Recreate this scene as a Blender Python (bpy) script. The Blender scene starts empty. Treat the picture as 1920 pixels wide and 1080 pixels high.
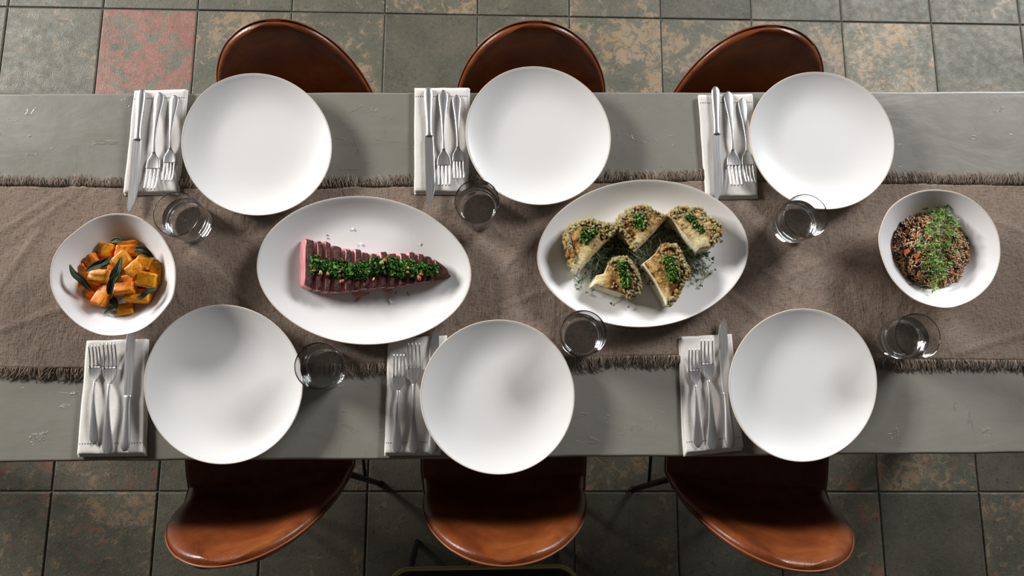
import bpy, bmesh, math, random
import numpy as np
from mathutils import Vector, Matrix, Euler, noise

random.seed(7)
RNG = np.random.default_rng(7)
C = bpy.context.scene.collection
S = bpy.context.scene
PI = math.pi

# ------------------------------------------------------------------ camera, world, lights, exposure
F_PX, CAM_Z = 1340.8, 2.145
CAM_EUL = Euler((0.165334, -0.026904, -0.011430), 'XYZ')
cam_data = bpy.data.cameras.new('camera')
cam = bpy.data.objects.new('camera', cam_data)
C.objects.link(cam)
cam.location = (0, 0, CAM_Z)
cam.rotation_euler = CAM_EUL
cam_data.sensor_width = 36.0
cam_data.lens = F_PX / 1920 * 36.0
cam_data.clip_end = 50
S.camera = cam

world = bpy.data.worlds.new('room_light')
S.world = world
world.use_nodes = True
bg = world.node_tree.nodes['Background']
bg.inputs[0].default_value = (1.0, 0.92, 0.84, 1)
bg.inputs[1].default_value = 0.055


def area_light(name, loc, target, sx, sy, power, col):
    d = bpy.data.lights.new(name, 'AREA')
    d.shape = 'RECTANGLE'
    d.size, d.size_y = sx, sy
    d.energy = power
    d.color = col
    o = bpy.data.objects.new(name, d)
    C.objects.link(o)
    o.location = loc
    o.rotation_euler = (Vector(target) - Vector(loc)).to_track_quat('-Z', 'Y').to_euler()
    return o


area_light('left_window_light', (-6.0, 3.4, 2.88), (-0.1, 0.3, 0.75), 2.4, 0.9, 775, (1.0, 0.975, 0.95))
area_light('right_window_light', (3.9, 3.55, 3.0), (0.2, 0.3, 0.75), 2.0, 0.9, 315, (0.95, 0.97, 1.0))

S.cycles.caustics_refractive = True
S.cycles.caustics_reflective = True
S.cycles.max_bounces = 36
S.cycles.transmission_bounces = 36
S.cycles.diffuse_bounces = 3
S.cycles.glossy_bounces = 6
S.cycles.sample_clamp_indirect = 0.0
S.view_settings.view_transform = 'Standard'
S.view_settings.look = 'None'
S.view_settings.gamma = 1.0
S.view_settings.use_curve_mapping = False
S.view_settings.exposure = 0.0

CAM_R = CAM_EUL.to_matrix()


def px(x, y, z):
    """world point at height z seen at photograph pixel (x, y); used once, to survey where things stand"""
    r = CAM_R @ Vector(((x - 960) / F_PX, (540 - y) / F_PX, -1.0))
    t = (z - CAM_Z) / r.z
    return Vector((r.x * t, r.y * t, z))


# ------------------------------------------------------------------ helpers
def mesh_from(name, verts, faces, mats, smooth=True, mat_idx=None):
    me = bpy.data.meshes.new(name)
    me.from_pydata([tuple(v) for v in verts], [], faces)
    for m in (mats if isinstance(mats, (list, tuple)) else [mats]):
        me.materials.append(m)
    if mat_idx is not None:
        me.polygons.foreach_set('material_index', mat_idx)
    if smooth:
        me.polygons.foreach_set('use_smooth', [True] * len(me.polygons))
    me.update()
    return me


def link(name, me, parent=None, loc=(0, 0, 0), rot=(0, 0, 0), scale=(1, 1, 1)):
    o = bpy.data.objects.new(name, me)
    C.objects.link(o)
    if parent:
        o.parent = parent
    o.location = loc
    o.rotation_euler = rot
    o.scale = scale
    return o


def tag(o, label, cat, group=None, kind=None):
    o['label'] = label
    if cat:
        o['category'] = cat
    if group:
        o['group'] = group
    if kind:
        o['kind'] = kind
    return o


def empty(name, loc=(0, 0, 0), rotz=0.0):
    o = bpy.data.objects.new(name, None)
    o.empty_display_size = 0.05
    C.objects.link(o)
    o.location = loc
    o.rotation_euler = (0, 0, rotz)
    return o


def copy_tree(o, parent=None):
    c = o.copy()
    C.objects.link(c)
    if parent:
        c.parent = parent
    for ch in list(o.children):
        copy_tree(ch, c)
    return c


class MB:
    """collects verts / faces / material ids / colours"""
    def __init__(self):
        self.v, self.f, self.m, self.c = [], [], [], []

    def add(self, verts, faces, mi=0, col=None):
        n = len(self.v)
        self.v += [tuple(p) for p in verts]
        self.f += [tuple(i + n for i in q) for q in faces]
        self.m += [mi] * len(faces)
        if col is not None:
            self.c += [col] * len(verts)

    def mesh(self, name, mats, smooth=True):
        me = mesh_from(name, self.v, self.f, mats, smooth, self.m)
        if self.c:
            at = me.color_attributes.new('Col', 'FLOAT_COLOR', 'POINT')
            a = np.ones((len(self.v), 4), dtype=np.float32)
            a[:, :3] = np.array(self.c)[:, :3]
            at.data.foreach_set('color', a.ravel())
        return me


def loft(rings, cap=True):
    """rings: list of equal-length closed loops -> verts, faces"""
    n = len(rings[0])
    v = [p for r in rings for p in r]
    f = []
    for i in range(len(rings) - 1):
        for j in range(n):
            k = (j + 1) % n
            f.append((i * n + j, i * n + k, (i + 1) * n + k, (i + 1) * n + j))
    if cap:
        f.append(tuple(reversed(range(n))))
        f.append(tuple((len(rings) - 1) * n + j for j in range(n)))
    return v, f


def tube(pts, r, n=8, closed=False):
    pts = [Vector(p) for p in pts]
    rings = []
    N = len(pts)
    up = Vector((0, 0, 1))
    for i, p in enumerate(pts):
        a = pts[(i - 1) % N] if (closed or i > 0) else p
        b = pts[(i + 1) % N] if (closed or i < N - 1) else p
        t = (b - a).normalized()
        s = t.cross(up)
        if s.length < 1e-3:
            s = t.cross(Vector((0, 1, 0)))
        s.normalize()
        w = s.cross(t).normalized()
        rr = r[i] if isinstance(r, (list, tuple)) else r
        rings.append([p + s * (rr * math.cos(2 * PI * k / n)) + w * (rr * math.sin(2 * PI * k / n)) for k in range(n)])
    v, f = loft(rings, cap=not closed)
    if closed:
        m = (N - 1) * n
        for j in range(n):
            k = (j + 1) % n
            f.append((m + j, m + k, k, j))
    return v, f


def spline(pts, per, closed=False):
    """Catmull-Rom through 2D/3D points"""
    P = [np.array(p, float) for p in pts]
    n = len(P)
    out = []
    segs = n if closed else n - 1
    for i in range(segs):
        g = (lambda k: P[k % n]) if closed else (lambda k: P[min(max(k, 0), n - 1)])
        p0, p1, p2, p3 = g(i - 1), g(i), g(i + 1), g(i + 2)
        for k in range(per):
            t = k / per
            out.append(0.5 * ((2 * p1) + (p2 - p0) * t + (2 * p0 - 5 * p1 + 4 * p2 - p3) * t * t + (3 * p1 - p0 - 3 * p2 + p3) * t ** 3))
    if not closed:
        out.append(P[-1])
    return out


def ico(sub):
    bm = bmesh.new()
    bmesh.ops.create_icosphere(bm, subdivisions=sub, radius=1.0)
    v = [x.co.copy() for x in bm.verts]
    f = [tuple(q.index for q in p.verts) for p in bm.faces]
    bm.free()
    return v, f


ICO1, ICO2, ICO3 = ico(1), ico(2), ico(3)


def nz(p, s, seed=0.0):
    return noise.noise(Vector((p[0] * s + seed, p[1] * s - seed * 0.7, p[2] * s + seed * 1.3)))


# ------------------------------------------------------------------ materials
def srgb(r, g, b):
    f = lambda u: (u / 255) / 12.92 if u <= 10 else ((u / 255 + 0.055) / 1.055) ** 2.4
    return (f(r), f(g), f(b), 1)


class Mat:
    def __init__(self, name, col=(0.8, 0.8, 0.8, 1), rough=0.5, metal=0.0, spec=0.5, **kw):
        m = bpy.data.materials.new(name)
        m.use_nodes = True
        self.m, self.t = m, m.node_tree
        self.b = self.t.nodes['Principled BSDF']
        self.b.inputs['Base Color'].default_value = col
        self.b.inputs['Roughness'].default_value = rough
        self.b.inputs['Metallic'].default_value = metal
        self.b.inputs['Specular IOR Level'].default_value = spec
        for k, v in kw.items():
            self.b.inputs[k.replace('_', ' ')].default_value = v

    def n(self, typ, **kw):
        nd = self.t.nodes.new(typ)
        for k, v in kw.items():
            if k in nd.inputs:
                nd.inputs[k].default_value = v
            else:
                setattr(nd, k, v)
        return nd

    def l(self, a, b):
        self.t.links.new(a, b)

    def coord(self, kind='Object', scale=None, loc=None, rot=None):
        tc = self.n('ShaderNodeTexCoord')
        out = tc.outputs[kind]
        if scale or loc or rot:
            mp = self.n('ShaderNodeMapping')
            if scale:
                mp.inputs['Scale'].default_value = scale
            if rot:
                mp.inputs['Rotation'].default_value = rot
            self.l(out, mp.inputs['Vector'])
            out = mp.outputs[0]
        return out

    def noise(self, vec, scale, detail=4, rough=0.55, dist=0.0):
        nd = self.n('ShaderNodeTexNoise')
        nd.inputs['Scale'].default_value = scale
        nd.inputs['Detail'].default_value = detail
        nd.inputs['Roughness'].default_value = rough
        nd.inputs['Distortion'].default_value = dist
        if vec is not None:
            self.l(vec, nd.inputs['Vector'])
        return nd.outputs['Fac']

    def ramp(self, fac, stops, interp='LINEAR'):
        r = self.n('ShaderNodeValToRGB')
        r.color_ramp.interpolation = interp
        e = r.color_ramp.elements
        while len(e) < len(stops):
            e.new(0.5)
        for el, (p, c) in zip(e, stops):
            el.position = p
            el.color = c if len(c) == 4 else (*c, 1)
        self.l(fac, r.inputs['Fac'])
        return r.outputs['Color']

    def mix(self, fac, a, b, mode='MIX'):
        m = self.n('ShaderNodeMix', data_type='RGBA', blend_type=mode)
        for sock, val in ((m.inputs[0], fac), (m.inputs[6], a), (m.inputs[7], b)):
            if hasattr(val, 'is_linked'):
                self.l(val, sock)
            else:
                sock.default_value = val
        return m.outputs[2]

    def math(self, op, a, b=0.0):
        m = self.n('ShaderNodeMath', operation=op)
        for sock, val in ((m.inputs[0], a), (m.inputs[1], b)):
            if hasattr(val, 'is_linked'):
                self.l(val, sock)
            else:
                sock.default_value = val
        return m.outputs[0]

    def bump(self, h, strength=0.3, dist=0.001, prev=None):
        b = self.n('ShaderNodeBump')
        b.inputs['Strength'].default_value = strength
        b.inputs['Distance'].default_value = dist
        self.l(h, b.inputs['Height'])
        if prev is not None:
            self.l(prev, b.inputs['Normal'])
        self.l(b.outputs[0], self.b.inputs['Normal'])
        return b.outputs[0]

    def color(self, c):
        self.l(c, self.b.inputs['Base Color'])

    def rough(self, c):
        self.l(c, self.b.inputs['Roughness'])


BW = [(0.0, (0, 0, 0)), (1.0, (1, 1, 1))]

# ceramic tableware
m = Mat('matte_white_ceramic', (0.80, 0.785, 0.765, 1), 0.38, spec=0.45)
m.bump(m.noise(m.coord(), 60, 2), 0.04, 0.001)
M_CER = m.m
m = Mat('bowl_ceramic', (0.80, 0.785, 0.78, 1), 0.28, spec=0.5)
M_BOWL = m.m
m = Mat('bare_clay_rim', (0.70, 0.60, 0.50, 1), 0.55)
M_RIM = m.m
# metals
m = Mat('brushed_steel', (0.60, 0.595, 0.59, 1), 0.36, 0.88)
m.rough(m.ramp(m.noise(m.coord(scale=(400, 12, 12)), 1.0, 3), [(0.3, (.32,) * 3), (0.7, (.44,) * 3)]))
M_STEEL = m.m
m = Mat('black_powder_coat', (0.008, 0.008, 0.008, 1), 0.45)
M_BLACK = m.m
m = Mat('olive_brass', (0.50, 0.46, 0.16, 1), 0.4, 0.2)
M_BRASS = m.m
m = Mat('stool_cover', (0.012, 0.010, 0.009, 1), 0.7)
M_STOOL = m.m
# linen
m = Mat('napkin_linen', (0.74, 0.705, 0.665, 1), 0.85, spec=0.2)
v = m.coord()
w1 = m.noise(m.coord(scale=(900, 60, 60)), 1.0, 2)
w2 = m.noise(m.coord(scale=(60, 900, 60)), 1.0, 2)
m.color(m.ramp(m.math('MULTIPLY', w1, w2), [(0.1, (.74, .70, .65)), (0.45, (.82, .785, .74))]))
b1 = m.bump(m.math('ADD', w1, w2), 0.25, 0.0006)
m.bump(m.noise(v, 22, 3, 0.5, 0.4), 0.25, 0.004, b1)
M_LINEN = m.m
m = Mat('hem_thread', (0.14, 0.12, 0.11, 1), 0.9)
M_HEM = m.m
# runner
m = Mat('runner_cotton', (0.2, 0.16, 0.13, 1), 0.95, spec=0.1)
v = m.coord()
w1 = m.noise(m.coord(scale=(700, 90, 1)), 1.0, 2)
w2 = m.noise(m.coord(scale=(90, 700, 1)), 1.0, 2)
fib = m.math('ADD', w1, w2)
base = m.ramp(m.noise(v, 6, 5, 0.6), [(0.3, (.175, .128, .098)), (0.7, (.235, .176, .138))])
m.color(m.mix(0.5, base, m.ramp(fib, [(0.75, (.11, .078, .058)), (1.25, (.34, .262, .208))])))
b1 = m.bump(fib, 0.5, 0.0012)
b2 = m.bump(m.noise(m.coord(scale=(20, 9, 1), rot=(0, 0, 0.7)), 1.0, 4, 0.6, 0.9), 0.32, 0.010, b1)
m.bump(m.noise(v, 70, 4, 0.6, 0.8), 0.45, 0.003, b2)
M_RUN = m.m
m = Mat('fringe_thread', (0.17, 0.135, 0.108, 1), 0.95, spec=0.1)
m.color(m.ramp(m.noise(m.coord(scale=(160, 8, 8)), 1.0, 2), [(0.3, (.12, .086, .062)), (0.7, (.36, .275, .21))]))
M_FRINGE = m.m
# table: trowelled, painted plaster-like top
m = Mat('trowelled_grey_green', (0.30, 0.29, 0.25, 1), 0.42, spec=0.5)
v = m.coord()
big = m.noise(v, 2.2, 5, 0.6, 0.6)
col = m.ramp(big, [(0.3, (.205, .194, .160)), (0.5, (.238, .226, .191)), (0.72, (.275, .262, .229))])
tro = m.noise(m.coord(scale=(5, 11, 1), rot=(0, 0, 0.25)), 1.0, 3, 0.5, 0.8)
scr = m.noise(m.coord(scale=(8, 26, 1), rot=(0, 0, -0.5)), 1.0, 3, 0.5, 1.6)
scr2 = m.noise(m.coord(scale=(26, 9, 1), rot=(0, 0, 0.4)), 1.0, 3, 0.5, 1.6)
scr3 = m.noise(m.coord(scale=(9, 22, 1), rot=(0, 0, 0.6)), 1.0, 4, 0.6, 1.4)
line = m.ramp(scr, [(0.66, (0, 0, 0)), (0.675, (1, 1, 1)), (0.69, (0, 0, 0))])
line2 = m.ramp(scr2, [(0.685, (0, 0, 0)), (0.70, (1, 1, 1)), (0.715, (0, 0, 0))])
line3 = m.ramp(scr3, [(0.66, (0, 0, 0)), (0.685, (1, 1, 1)), (0.70, (.2, .2, .2))])
col = m.mix(m.math('MULTIPLY', line2, 0.45), col, (.12, .115, .095, 1))
m.color(col)
m.rough(m.ramp(m.noise(v, 14, 4, 0.6), [(0.3, (.30,) * 3), (0.7, (.44,) * 3)]))
b1 = m.bump(tro, 0.24, 0.006)
b2 = m.bump(line, 0.4, 0.0012, b1)
b3 = m.bump(line3, 0.5, 0.0015, b2)
m.bump(m.noise(v, 60, 4, 0.65), 0.08, 0.003, b3)
M_TABLE = m.m
# leather
m = Mat('tan_leather', (0.2, 0.06, 0.02, 1), 0.36, spec=0.36)
v = m.coord()
m.color(m.ramp(m.noise(v, 9, 6, 0.65, 0.6), [(0.28, (.085, .019, .005)), (0.5, (.160, .039, .010)), (0.74, (.255, .075, .020))]))
m.rough(m.ramp(m.noise(v, 20, 4), [(0.3, (.27,) * 3), (0.7, (.42,) * 3)]))
vo = m.n('ShaderNodeTexVoronoi', Scale=260.0)
m.l(v, vo.inputs['Vector'])
m.bump(vo.outputs['Distance'], 0.12, 0.0015)
M_LEATHER = m.m
m = Mat('leather_piping', (0.20, 0.06, 0.022, 1), 0.45)
M_PIPING = m.m
# glass and water
m = Mat('clear_glass', (0.985, 0.99, 0.99, 1), 0.0, IOR=1.48)
m.b.inputs['Transmission Weight'].default_value = 1.0
M_GLASS = m.m
m = Mat('water', (0.99, 0.995, 1.0, 1), 0.0, IOR=1.333)
m.b.inputs['Transmission Weight'].default_value = 1.0
M_WATER = m.m


# floor tiles: colours driven by each tile's own object colour (R: tan mottling, G: red glaze, B: seed, A: tone)
def tile_material():
    m = Mat('glazed_stone_tile', rough=0.4, spec=0.32)
    oi = m.n('ShaderNodeObjectInfo')
    sp = m.n('ShaderNodeSeparateColor')
    m.l(oi.outputs['Color'], sp.inputs[0])
    tc = m.n('ShaderNodeTexCoord')
    off = m.n('ShaderNodeVectorMath', operation='ADD')
    cmb = m.n('ShaderNodeCombineXYZ')
    m.l(m.math('MULTIPLY', sp.outputs[2], 37.0), cmb.inputs[0])
    m.l(m.math('MULTIPLY', sp.outputs[2], -19.0), cmb.inputs[1])
    m.l(m.math('MULTIPLY', sp.outputs[2], 53.0), cmb.inputs[2])
    m.l(tc.outputs['Object'], off.inputs[0])
    m.l(cmb.outputs[0], off.inputs[1])
    v = off.outputs[0]
    broad = m.noise(v, 6, 5, 0.6, 0.4)
    green = m.ramp(broad, [(0.3, (.082, .083, .057)), (0.5, (.118, .113, .082)), (0.72, (.160, .140, .100))])
    worm = m.noise(v, 26, 8, 0.76, 1.1)
    tan = m.ramp(m.noise(v, 10, 3, 0.5), [(0.3, (.31, .20, .095)), (0.6, (.35, .245, .15)), (0.8, (.27, .19, .13))])
    thr = m.math('SUBTRACT', 0.72, m.math('MULTIPLY', sp.outputs[0], 0.31))
    # mottling follows a broad patchy field so that it gathers in places
    wfield = m.math('ADD', worm, m.math('MULTIPLY', m.math('SUBTRACT', broad, 0.5), 0.55))
    mask = m.math('MULTIPLY', m.math('SUBTRACT', wfield, thr), 14.0)
    mk = m.n('ShaderNodeClamp')
    m.l(mask, mk.inputs[0])
    col = m.mix(m.math('MULTIPLY', mk.outputs[0], 0.68), green, tan)
    redn = m.noise(v, 17, 6, 0.68, 0.9)
    redc = m.ramp(m.noise(v, 24, 4), [(0.3, (.20, .075, .055)), (0.6, (.27, .115, .085)), (0.8, (.15, .045, .035))])
    rmask = m.n('ShaderNodeClamp')
    m.l(m.math('MULTIPLY', m.math('SUBTRACT', redn, m.math('SUBTRACT', 0.80, m.math('MULTIPLY', sp.outputs[1], 0.40))), 9.0), rmask.inputs[0])
    col = m.mix(m.math('MULTIPLY', rmask.outputs[0], 0.85), col, redc)
    speck = m.noise(v, 190, 2, 0.5)
    col = m.mix(m.ramp(speck, [(0.60, (0, 0, 0)), (0.66, (.55, .55, .55))]), col, (.20, .19, .165, 1))
    dk = m.noise(v, 95, 3, 0.6)
    col = m.mix(m.ramp(dk, [(0.60, (0, 0, 0)), (0.68, (.6, .6, .6))]), col, (.04, .036, .03, 1))
    tone = m.n('ShaderNodeVectorMath', operation='SCALE')
    m.l(col, tone.inputs[0])
    m.l(oi.outputs['Alpha'], tone.inputs[3])
    m.color(tone.outputs[0])
    m.rough(m.ramp(m.noise(v, 40, 4), [(0.35, (.38,) * 3), (0.65, (.6,) * 3)]))
    b1 = m.bump(m.noise(v, 270, 3, 0.65), 0.5, 0.0022)
    m.bump(m.noise(v, 26, 4, 0.6), 0.2, 0.004, b1)
    return m.m


M_TILE = tile_material()
m = Mat('grout', (0.035, 0.034, 0.028, 1), 0.9)
m.color(m.ramp(m.noise(m.coord(), 60, 4), [(0.3, (.045, .046, .038)), (0.7, (.10, .10, .083))]))
M_GROUT = m.m


def attr_mat(name, rough, spec=0.4, bump=None, sss=0.0, coat=0.0):
    m = Mat(name, rough=rough, spec=spec)
    a = m.n('ShaderNodeVertexColor', layer_name='Col')
    m.color(a.outputs[0])
    if bump:
        m.bump(m.noise(m.coord(), bump[0], 4, 0.6), bump[1], bump[2])
    if sss:
        m.b.inputs['Subsurface Weight'].default_value = sss
        m.b.inputs['Subsurface Radius'].default_value = (0.01, 0.006, 0.003)
        m.b.inputs['Subsurface Scale'].default_value = 0.3
    m.b.inputs['Coat Weight'].default_value = coat
    m.b.inputs['Coat Roughness'].default_value = 0.25
    return m.m


M_HERB = attr_mat('chopped_herb', 0.45, 0.3)
M_GREEN = attr_mat('microgreen', 0.45, 0.4)
M_RICE = attr_mat('brown_rice', 0.42, 0.45, coat=0.1)
M_CHILLI = attr_mat('chilli_and_garlic', 0.3, 0.5, coat=0.3)
m = Mat('black_bean_skin', (0.012, 0.008, 0.009, 1), 0.28)
M_BEAN = m.m
m = Mat('carrot', (0.62, 0.13, 0.03, 1), 0.35)
M_CARROT = m.m
m = Mat('salt', (0.92, 0.92, 0.92, 1), 0.3)
M_SALT = m.m
m = Mat('pepper', (0.03, 0.022, 0.016, 1), 0.6)
M_PEPPER = m.m
m = Mat('meat_juice', (0.62, 0.33, 0.26, 1), 0.12)
m.color(m.ramp(m.noise(m.coord(), 60, 3), [(0.35, (.72, .54, .46)), (0.65, (.55, .24, .18))]))
M_JUICE = m.m
# squash: colour from object info so that each chunk differs
m = Mat('roast_squash', rough=0.42, spec=0.3)
oi = m.n('ShaderNodeObjectInfo')
v = m.coord()
vv = m.n('ShaderNodeVectorMath', operation='ADD')
m.l(v, vv.inputs[0])
m.l(oi.outputs['Random'], vv.inputs[1])
v = vv.outputs[0]
patch = m.noise(v, 45, 5, 0.65, 0.5)
c = m.mix(m.ramp(patch, [(0.36, (0, 0, 0)), (0.66, (1, 1, 1))]), oi.outputs['Color'], (.84, .30, .010, 1))
charn = m.noise(v, 90, 5, 0.7, 0.4)
c = m.mix(m.ramp(charn, [(0.52, (0, 0, 0)), (0.68, (.9, .9, .9))]), c, (.15, .045, .006, 1))
fleck = m.noise(v, 330, 2, 0.5)
c = m.mix(m.ramp(fleck, [(0.66, (0, 0, 0)), (0.70, (.8, .8, .8))]), c, (.035, .025, .008, 1))
m.color(c)
m.b.inputs['Coat Weight'].default_value = 0.10
m.b.inputs['Coat Roughness'].default_value = 0.15
m.bump(patch, 0.4, 0.004)
M_SQUASH = m.m
m = Mat('sage', rough=0.6, spec=0.12)
oi = m.n('ShaderNodeObjectInfo')
m.color(m.mix(m.ramp(m.noise(m.coord(), 70, 4), [(0.3, (0, 0, 0)), (0.8, (.45, .45, .45))]), oi.outputs['Color'], (.035, .05, .022, 1)))
m.bump(m.noise(m.coord(), 260, 3), 0.4, 0.001)
M_SAGE = m.m
m = Mat('sage_rib', (0.20, 0.22, 0.12, 1), 0.5)
M_RIB = m.m
# steak
m = Mat('seared_crust', rough=0.55, spec=0.22)
v = m.coord()
c = m.ramp(m.noise(v, 170, 6, 0.75, 0.6), [(0.30, (.014, .006, .004)), (0.48, (.060, .021, .013)), (0.62, (.135, .052, .034)), (0.78, (.24, .14, .08))])
m.color(c)
m.bump(m.noise(v, 190, 5, 0.7), 0.9, 0.005)
M_CRUST = m.m
m = Mat('pink_beef', rough=0.32, spec=0.5)
v = m.coord()
c = m.ramp(m.noise(m.coord(scale=(60, 40, 220)), 1.0, 4, 0.6), [(0.3, (.44, .12, .13)), (0.52, (.58, .235, .245)), (0.75, (.68, .40, .38))])
tc = m.n('ShaderNodeTexCoord')
sx = m.n('ShaderNodeSeparateXYZ')
m.l(tc.outputs['Generated'], sx.inputs[0])
edge = m.ramp(sx.outputs[2], [(0.02, (.5, .5, .5)), (0.12, (0, 0, 0)), (0.86, (0, 0, 0)), (0.97, (.8, .8, .8))])
c = m.mix(edge, c, (.20, .085, .06, 1))
m.color(c)
m.b.inputs['Subsurface Weight'].default_value = 0.15
m.b.inputs['Subsurface Scale'].default_value = 0.005
m.b.inputs['Coat Weight'].default_value = 0.2
m.bump(m.noise(m.coord(scale=(90, 60, 260)), 1.0, 4), 0.5, 0.002)
M_PINK = m.m
# cauliflower: object colour R = amount of roast
m = Mat('roast_cauliflower', rough=0.55, spec=0.25)
oi = m.n('ShaderNodeObjectInfo')
a = m.n('ShaderNodeVertexColor', layer_name='Col')
sp = m.n('ShaderNodeSeparateColor')
m.l(a.outputs[0], sp.inputs[0])
v = m.coord()
big = m.noise(v, 75, 6, 0.7, 0.8)
fine = m.noise(v, 230, 4, 0.65)
pale = m.ramp(big, [(0.3, (.74, .58, .22)), (0.5, (.86, .74, .42)), (0.7, (.88, .83, .60))])
char = m.math('ADD', m.math('MULTIPLY', sp.outputs[0], 0.62), m.math('ADD', m.math('MULTIPLY', big, 0.75), m.math('MULTIPLY', fine, 0.30)))
c = m.mix(m.ramp(char, [(0.62, (0, 0, 0)), (0.86, (1, 1, 1))]), pale, (.48, .25, .05, 1))
c = m.mix(m.ramp(char, [(0.86, (0, 0, 0)), (0.96, (1, 1, 1))]), c, (.12, .045, .014, 1))
c = m.mix(sp.outputs[1], c, (.80, .78, .62, 1))
m.color(c)
m.b.inputs['Subsurface Weight'].default_value = 0.1
m.b.inputs['Subsurface Scale'].default_value = 0.005
m.bump(fine, 0.7, 0.003)
M_CAULI = m.m
m = Mat('roast_floret', rough=0.6, spec=0.2)
oi = m.n('ShaderNodeObjectInfo')
sp = m.n('ShaderNodeSeparateColor')
m.l(oi.outputs['Color'], sp.inputs[0])
vv = m.n('ShaderNodeVectorMath', operation='ADD')
m.l(m.coord(), vv.inputs[0])
m.l(oi.outputs['Random'], vv.inputs[1])
fine = m.noise(vv.outputs[0], 2.2, 5, 0.75, 0.6)
char = m.math('ADD', m.math('MULTIPLY', sp.outputs[0], 0.55), m.math('MULTIPLY', fine, 1.0))
c = m.mix(m.ramp(char, [(0.60, (0, 0, 0)), (0.80, (1, 1, 1))]), (1.0, .83, .40, 1), (.74, .36, .06, 1))
c = m.mix(m.ramp(char, [(0.83, (0, 0, 0)), (0.93, (1, 1, 1))]), c, (.075, .026, .009, 1))
m.color(c)
m.bump(m.noise(vv.outputs[0], 6, 4, 0.7), 0.8, 0.15)
M_FLORET = m.m

# ------------------------------------------------------------------ floor
TILE_P, TILE_R, TILE_OX, TILE_OY = 0.299299, -0.015101, -1.536828, 1.277770
floor = empty('floor', (TILE_OX, TILE_OY, 0), TILE_R)
floor['kind'] = 'structure'
floor['label'] = 'floor of square mottled stone tiles with dark grout'


def tile_mesh():
    h, b, d, ins = TILE_P / 2 - 0.0020, 0.0035, 0.010, 0.0
    v, f = [], []
    rings = []
    for (r, z) in ((h, -d), (h, -b * 0.8), (h - b * 0.45, -b * 0.2), (h - b, 0.0)):
        rings.append([(-r, -r, z), (0, -r, z), (r, -r, z), (r, 0, z), (r, r, z), (0, r, z), (-r, r, z), (-r, 0, z)])
    v, f = loft(rings)
    return mesh_from('tile', v, f, M_TILE, smooth=False)


tile_me = tile_mesh()
tile_spec = {  # (column, row): (tan mottling, red glaze, seed, tone)
    (0, -1): (.50, 0, .11, .95), (1, -1): (.25, .95, .23, 1.15), (2, -1): (.62, 0, .37, 1.0), (3, -1): (.55, 0, .43, .95),
    (4, -1): (.06, .05, .51, .82), (5, -1): (.55, 0, .62, 1.0), (6, -1): (.72, 0, .71, 1.05), (7, -1): (.62, 0, .83, 1.0),
    (8, -1): (.72, .08, .93, 1.05), (9, -1): (.70, .25, .17, 1.25), (10, -1): (.35, .10, .29, 1.05), (11, -1): (.4, 0, .34, 1.0),
    (-1, -1): (.3, 0, .87, .9),
    (0, 0): (.2, 0, .31, .85), (1, 0): (.25, 0, .47, .85), (2, 0): (.45, 0, .53, .95), (3, 0): (.5, 0, .59, .95), (4, 0): (.62, 0, .67, 1.0),
    (5, 0): (.45, 0, .73, .95), (6, 0): (.55, 0, .79, 1.0), (7, 0): (.05, 0, .05, .75), (8, 0): (.35, 0, .09, .95), (9, 0): (.3, .55, .14, .95),
    (10, 0): (.55, 0, .19, 1.0),
    (8, -5): (.6, .62, .24, .8), (9, -5): (.72, .62, .28, .95), (10, -5): (.3, .2, .33, .75), (11, -5): (.5, .62, .38, .8),
    (8, -6): (.55, .62, .44, .8), (9, -6): (.05, .05, .49, .62), (10, -6): (.68, .62, .54, .85), (11, -6): (.5, .3, .57, .8),
    (0, -5): (.5, .62, .61, .8), (1, -5): (.45, .62, .64, .8), (0, -6): (.6, .62, .69, .9), (1, -6): (.6, .62, .74, .8),
}
rnd = random.Random(3)
for j in range(-9, 3):
    for i in range(-4, 16):
        t = link('tile', tile_me, floor, ((i + .5) * TILE_P, (j + .5) * TILE_P, rnd.uniform(-.0006, .0006)),
                 (rnd.uniform(-.0015, .0015), rnd.uniform(-.0015, .0015), 0))
        t.color = tile_spec.get((i, j), (rnd.uniform(.1, .7), rnd.choice((0, 0, .1, .3)), rnd.random(), rnd.uniform(.8, 1.05)))
gx0, gx1, gy0, gy1 = -4 * TILE_P, 16 * TILE_P, -9 * TILE_P, 3 * TILE_P
g = link('grout', mesh_from('grout', [(gx0, gy0, -.0035), (gx1, gy0, -.0035), (gx1, gy1, -.0035), (gx0, gy1, -.0035),
                                      (gx0, gy0, -.03), (gx1, gy0, -.03), (gx1, gy1, -.03), (gx0, gy1, -.03)],
                            [(0, 1, 2, 3), (7, 6, 5, 4), (0, 4, 5, 1), (1, 5, 6, 2), (2, 6, 7, 3), (3, 7, 4, 0)], M_GROUT, False), floor)
g['label'] = 'recessed dark grout'

# ------------------------------------------------------------------ table
TZ = 0.75
XL, XR = -1.85, 1.44
tl, tr = px(0, 175, TZ), px(1920, 170.5, TZ)
bl, br = px(0, 867, TZ), px(1920, 850, TZ)


def edge_y(a, b, x):
    return a.y + (b.y - a.y) * (x - a.x) / (b.x - a.x)


table = empty('dining_table', (0, 0.27, 0))
tag(table, 'long dining table with a trowelled grey-green top, set for six', 'table')


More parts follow.
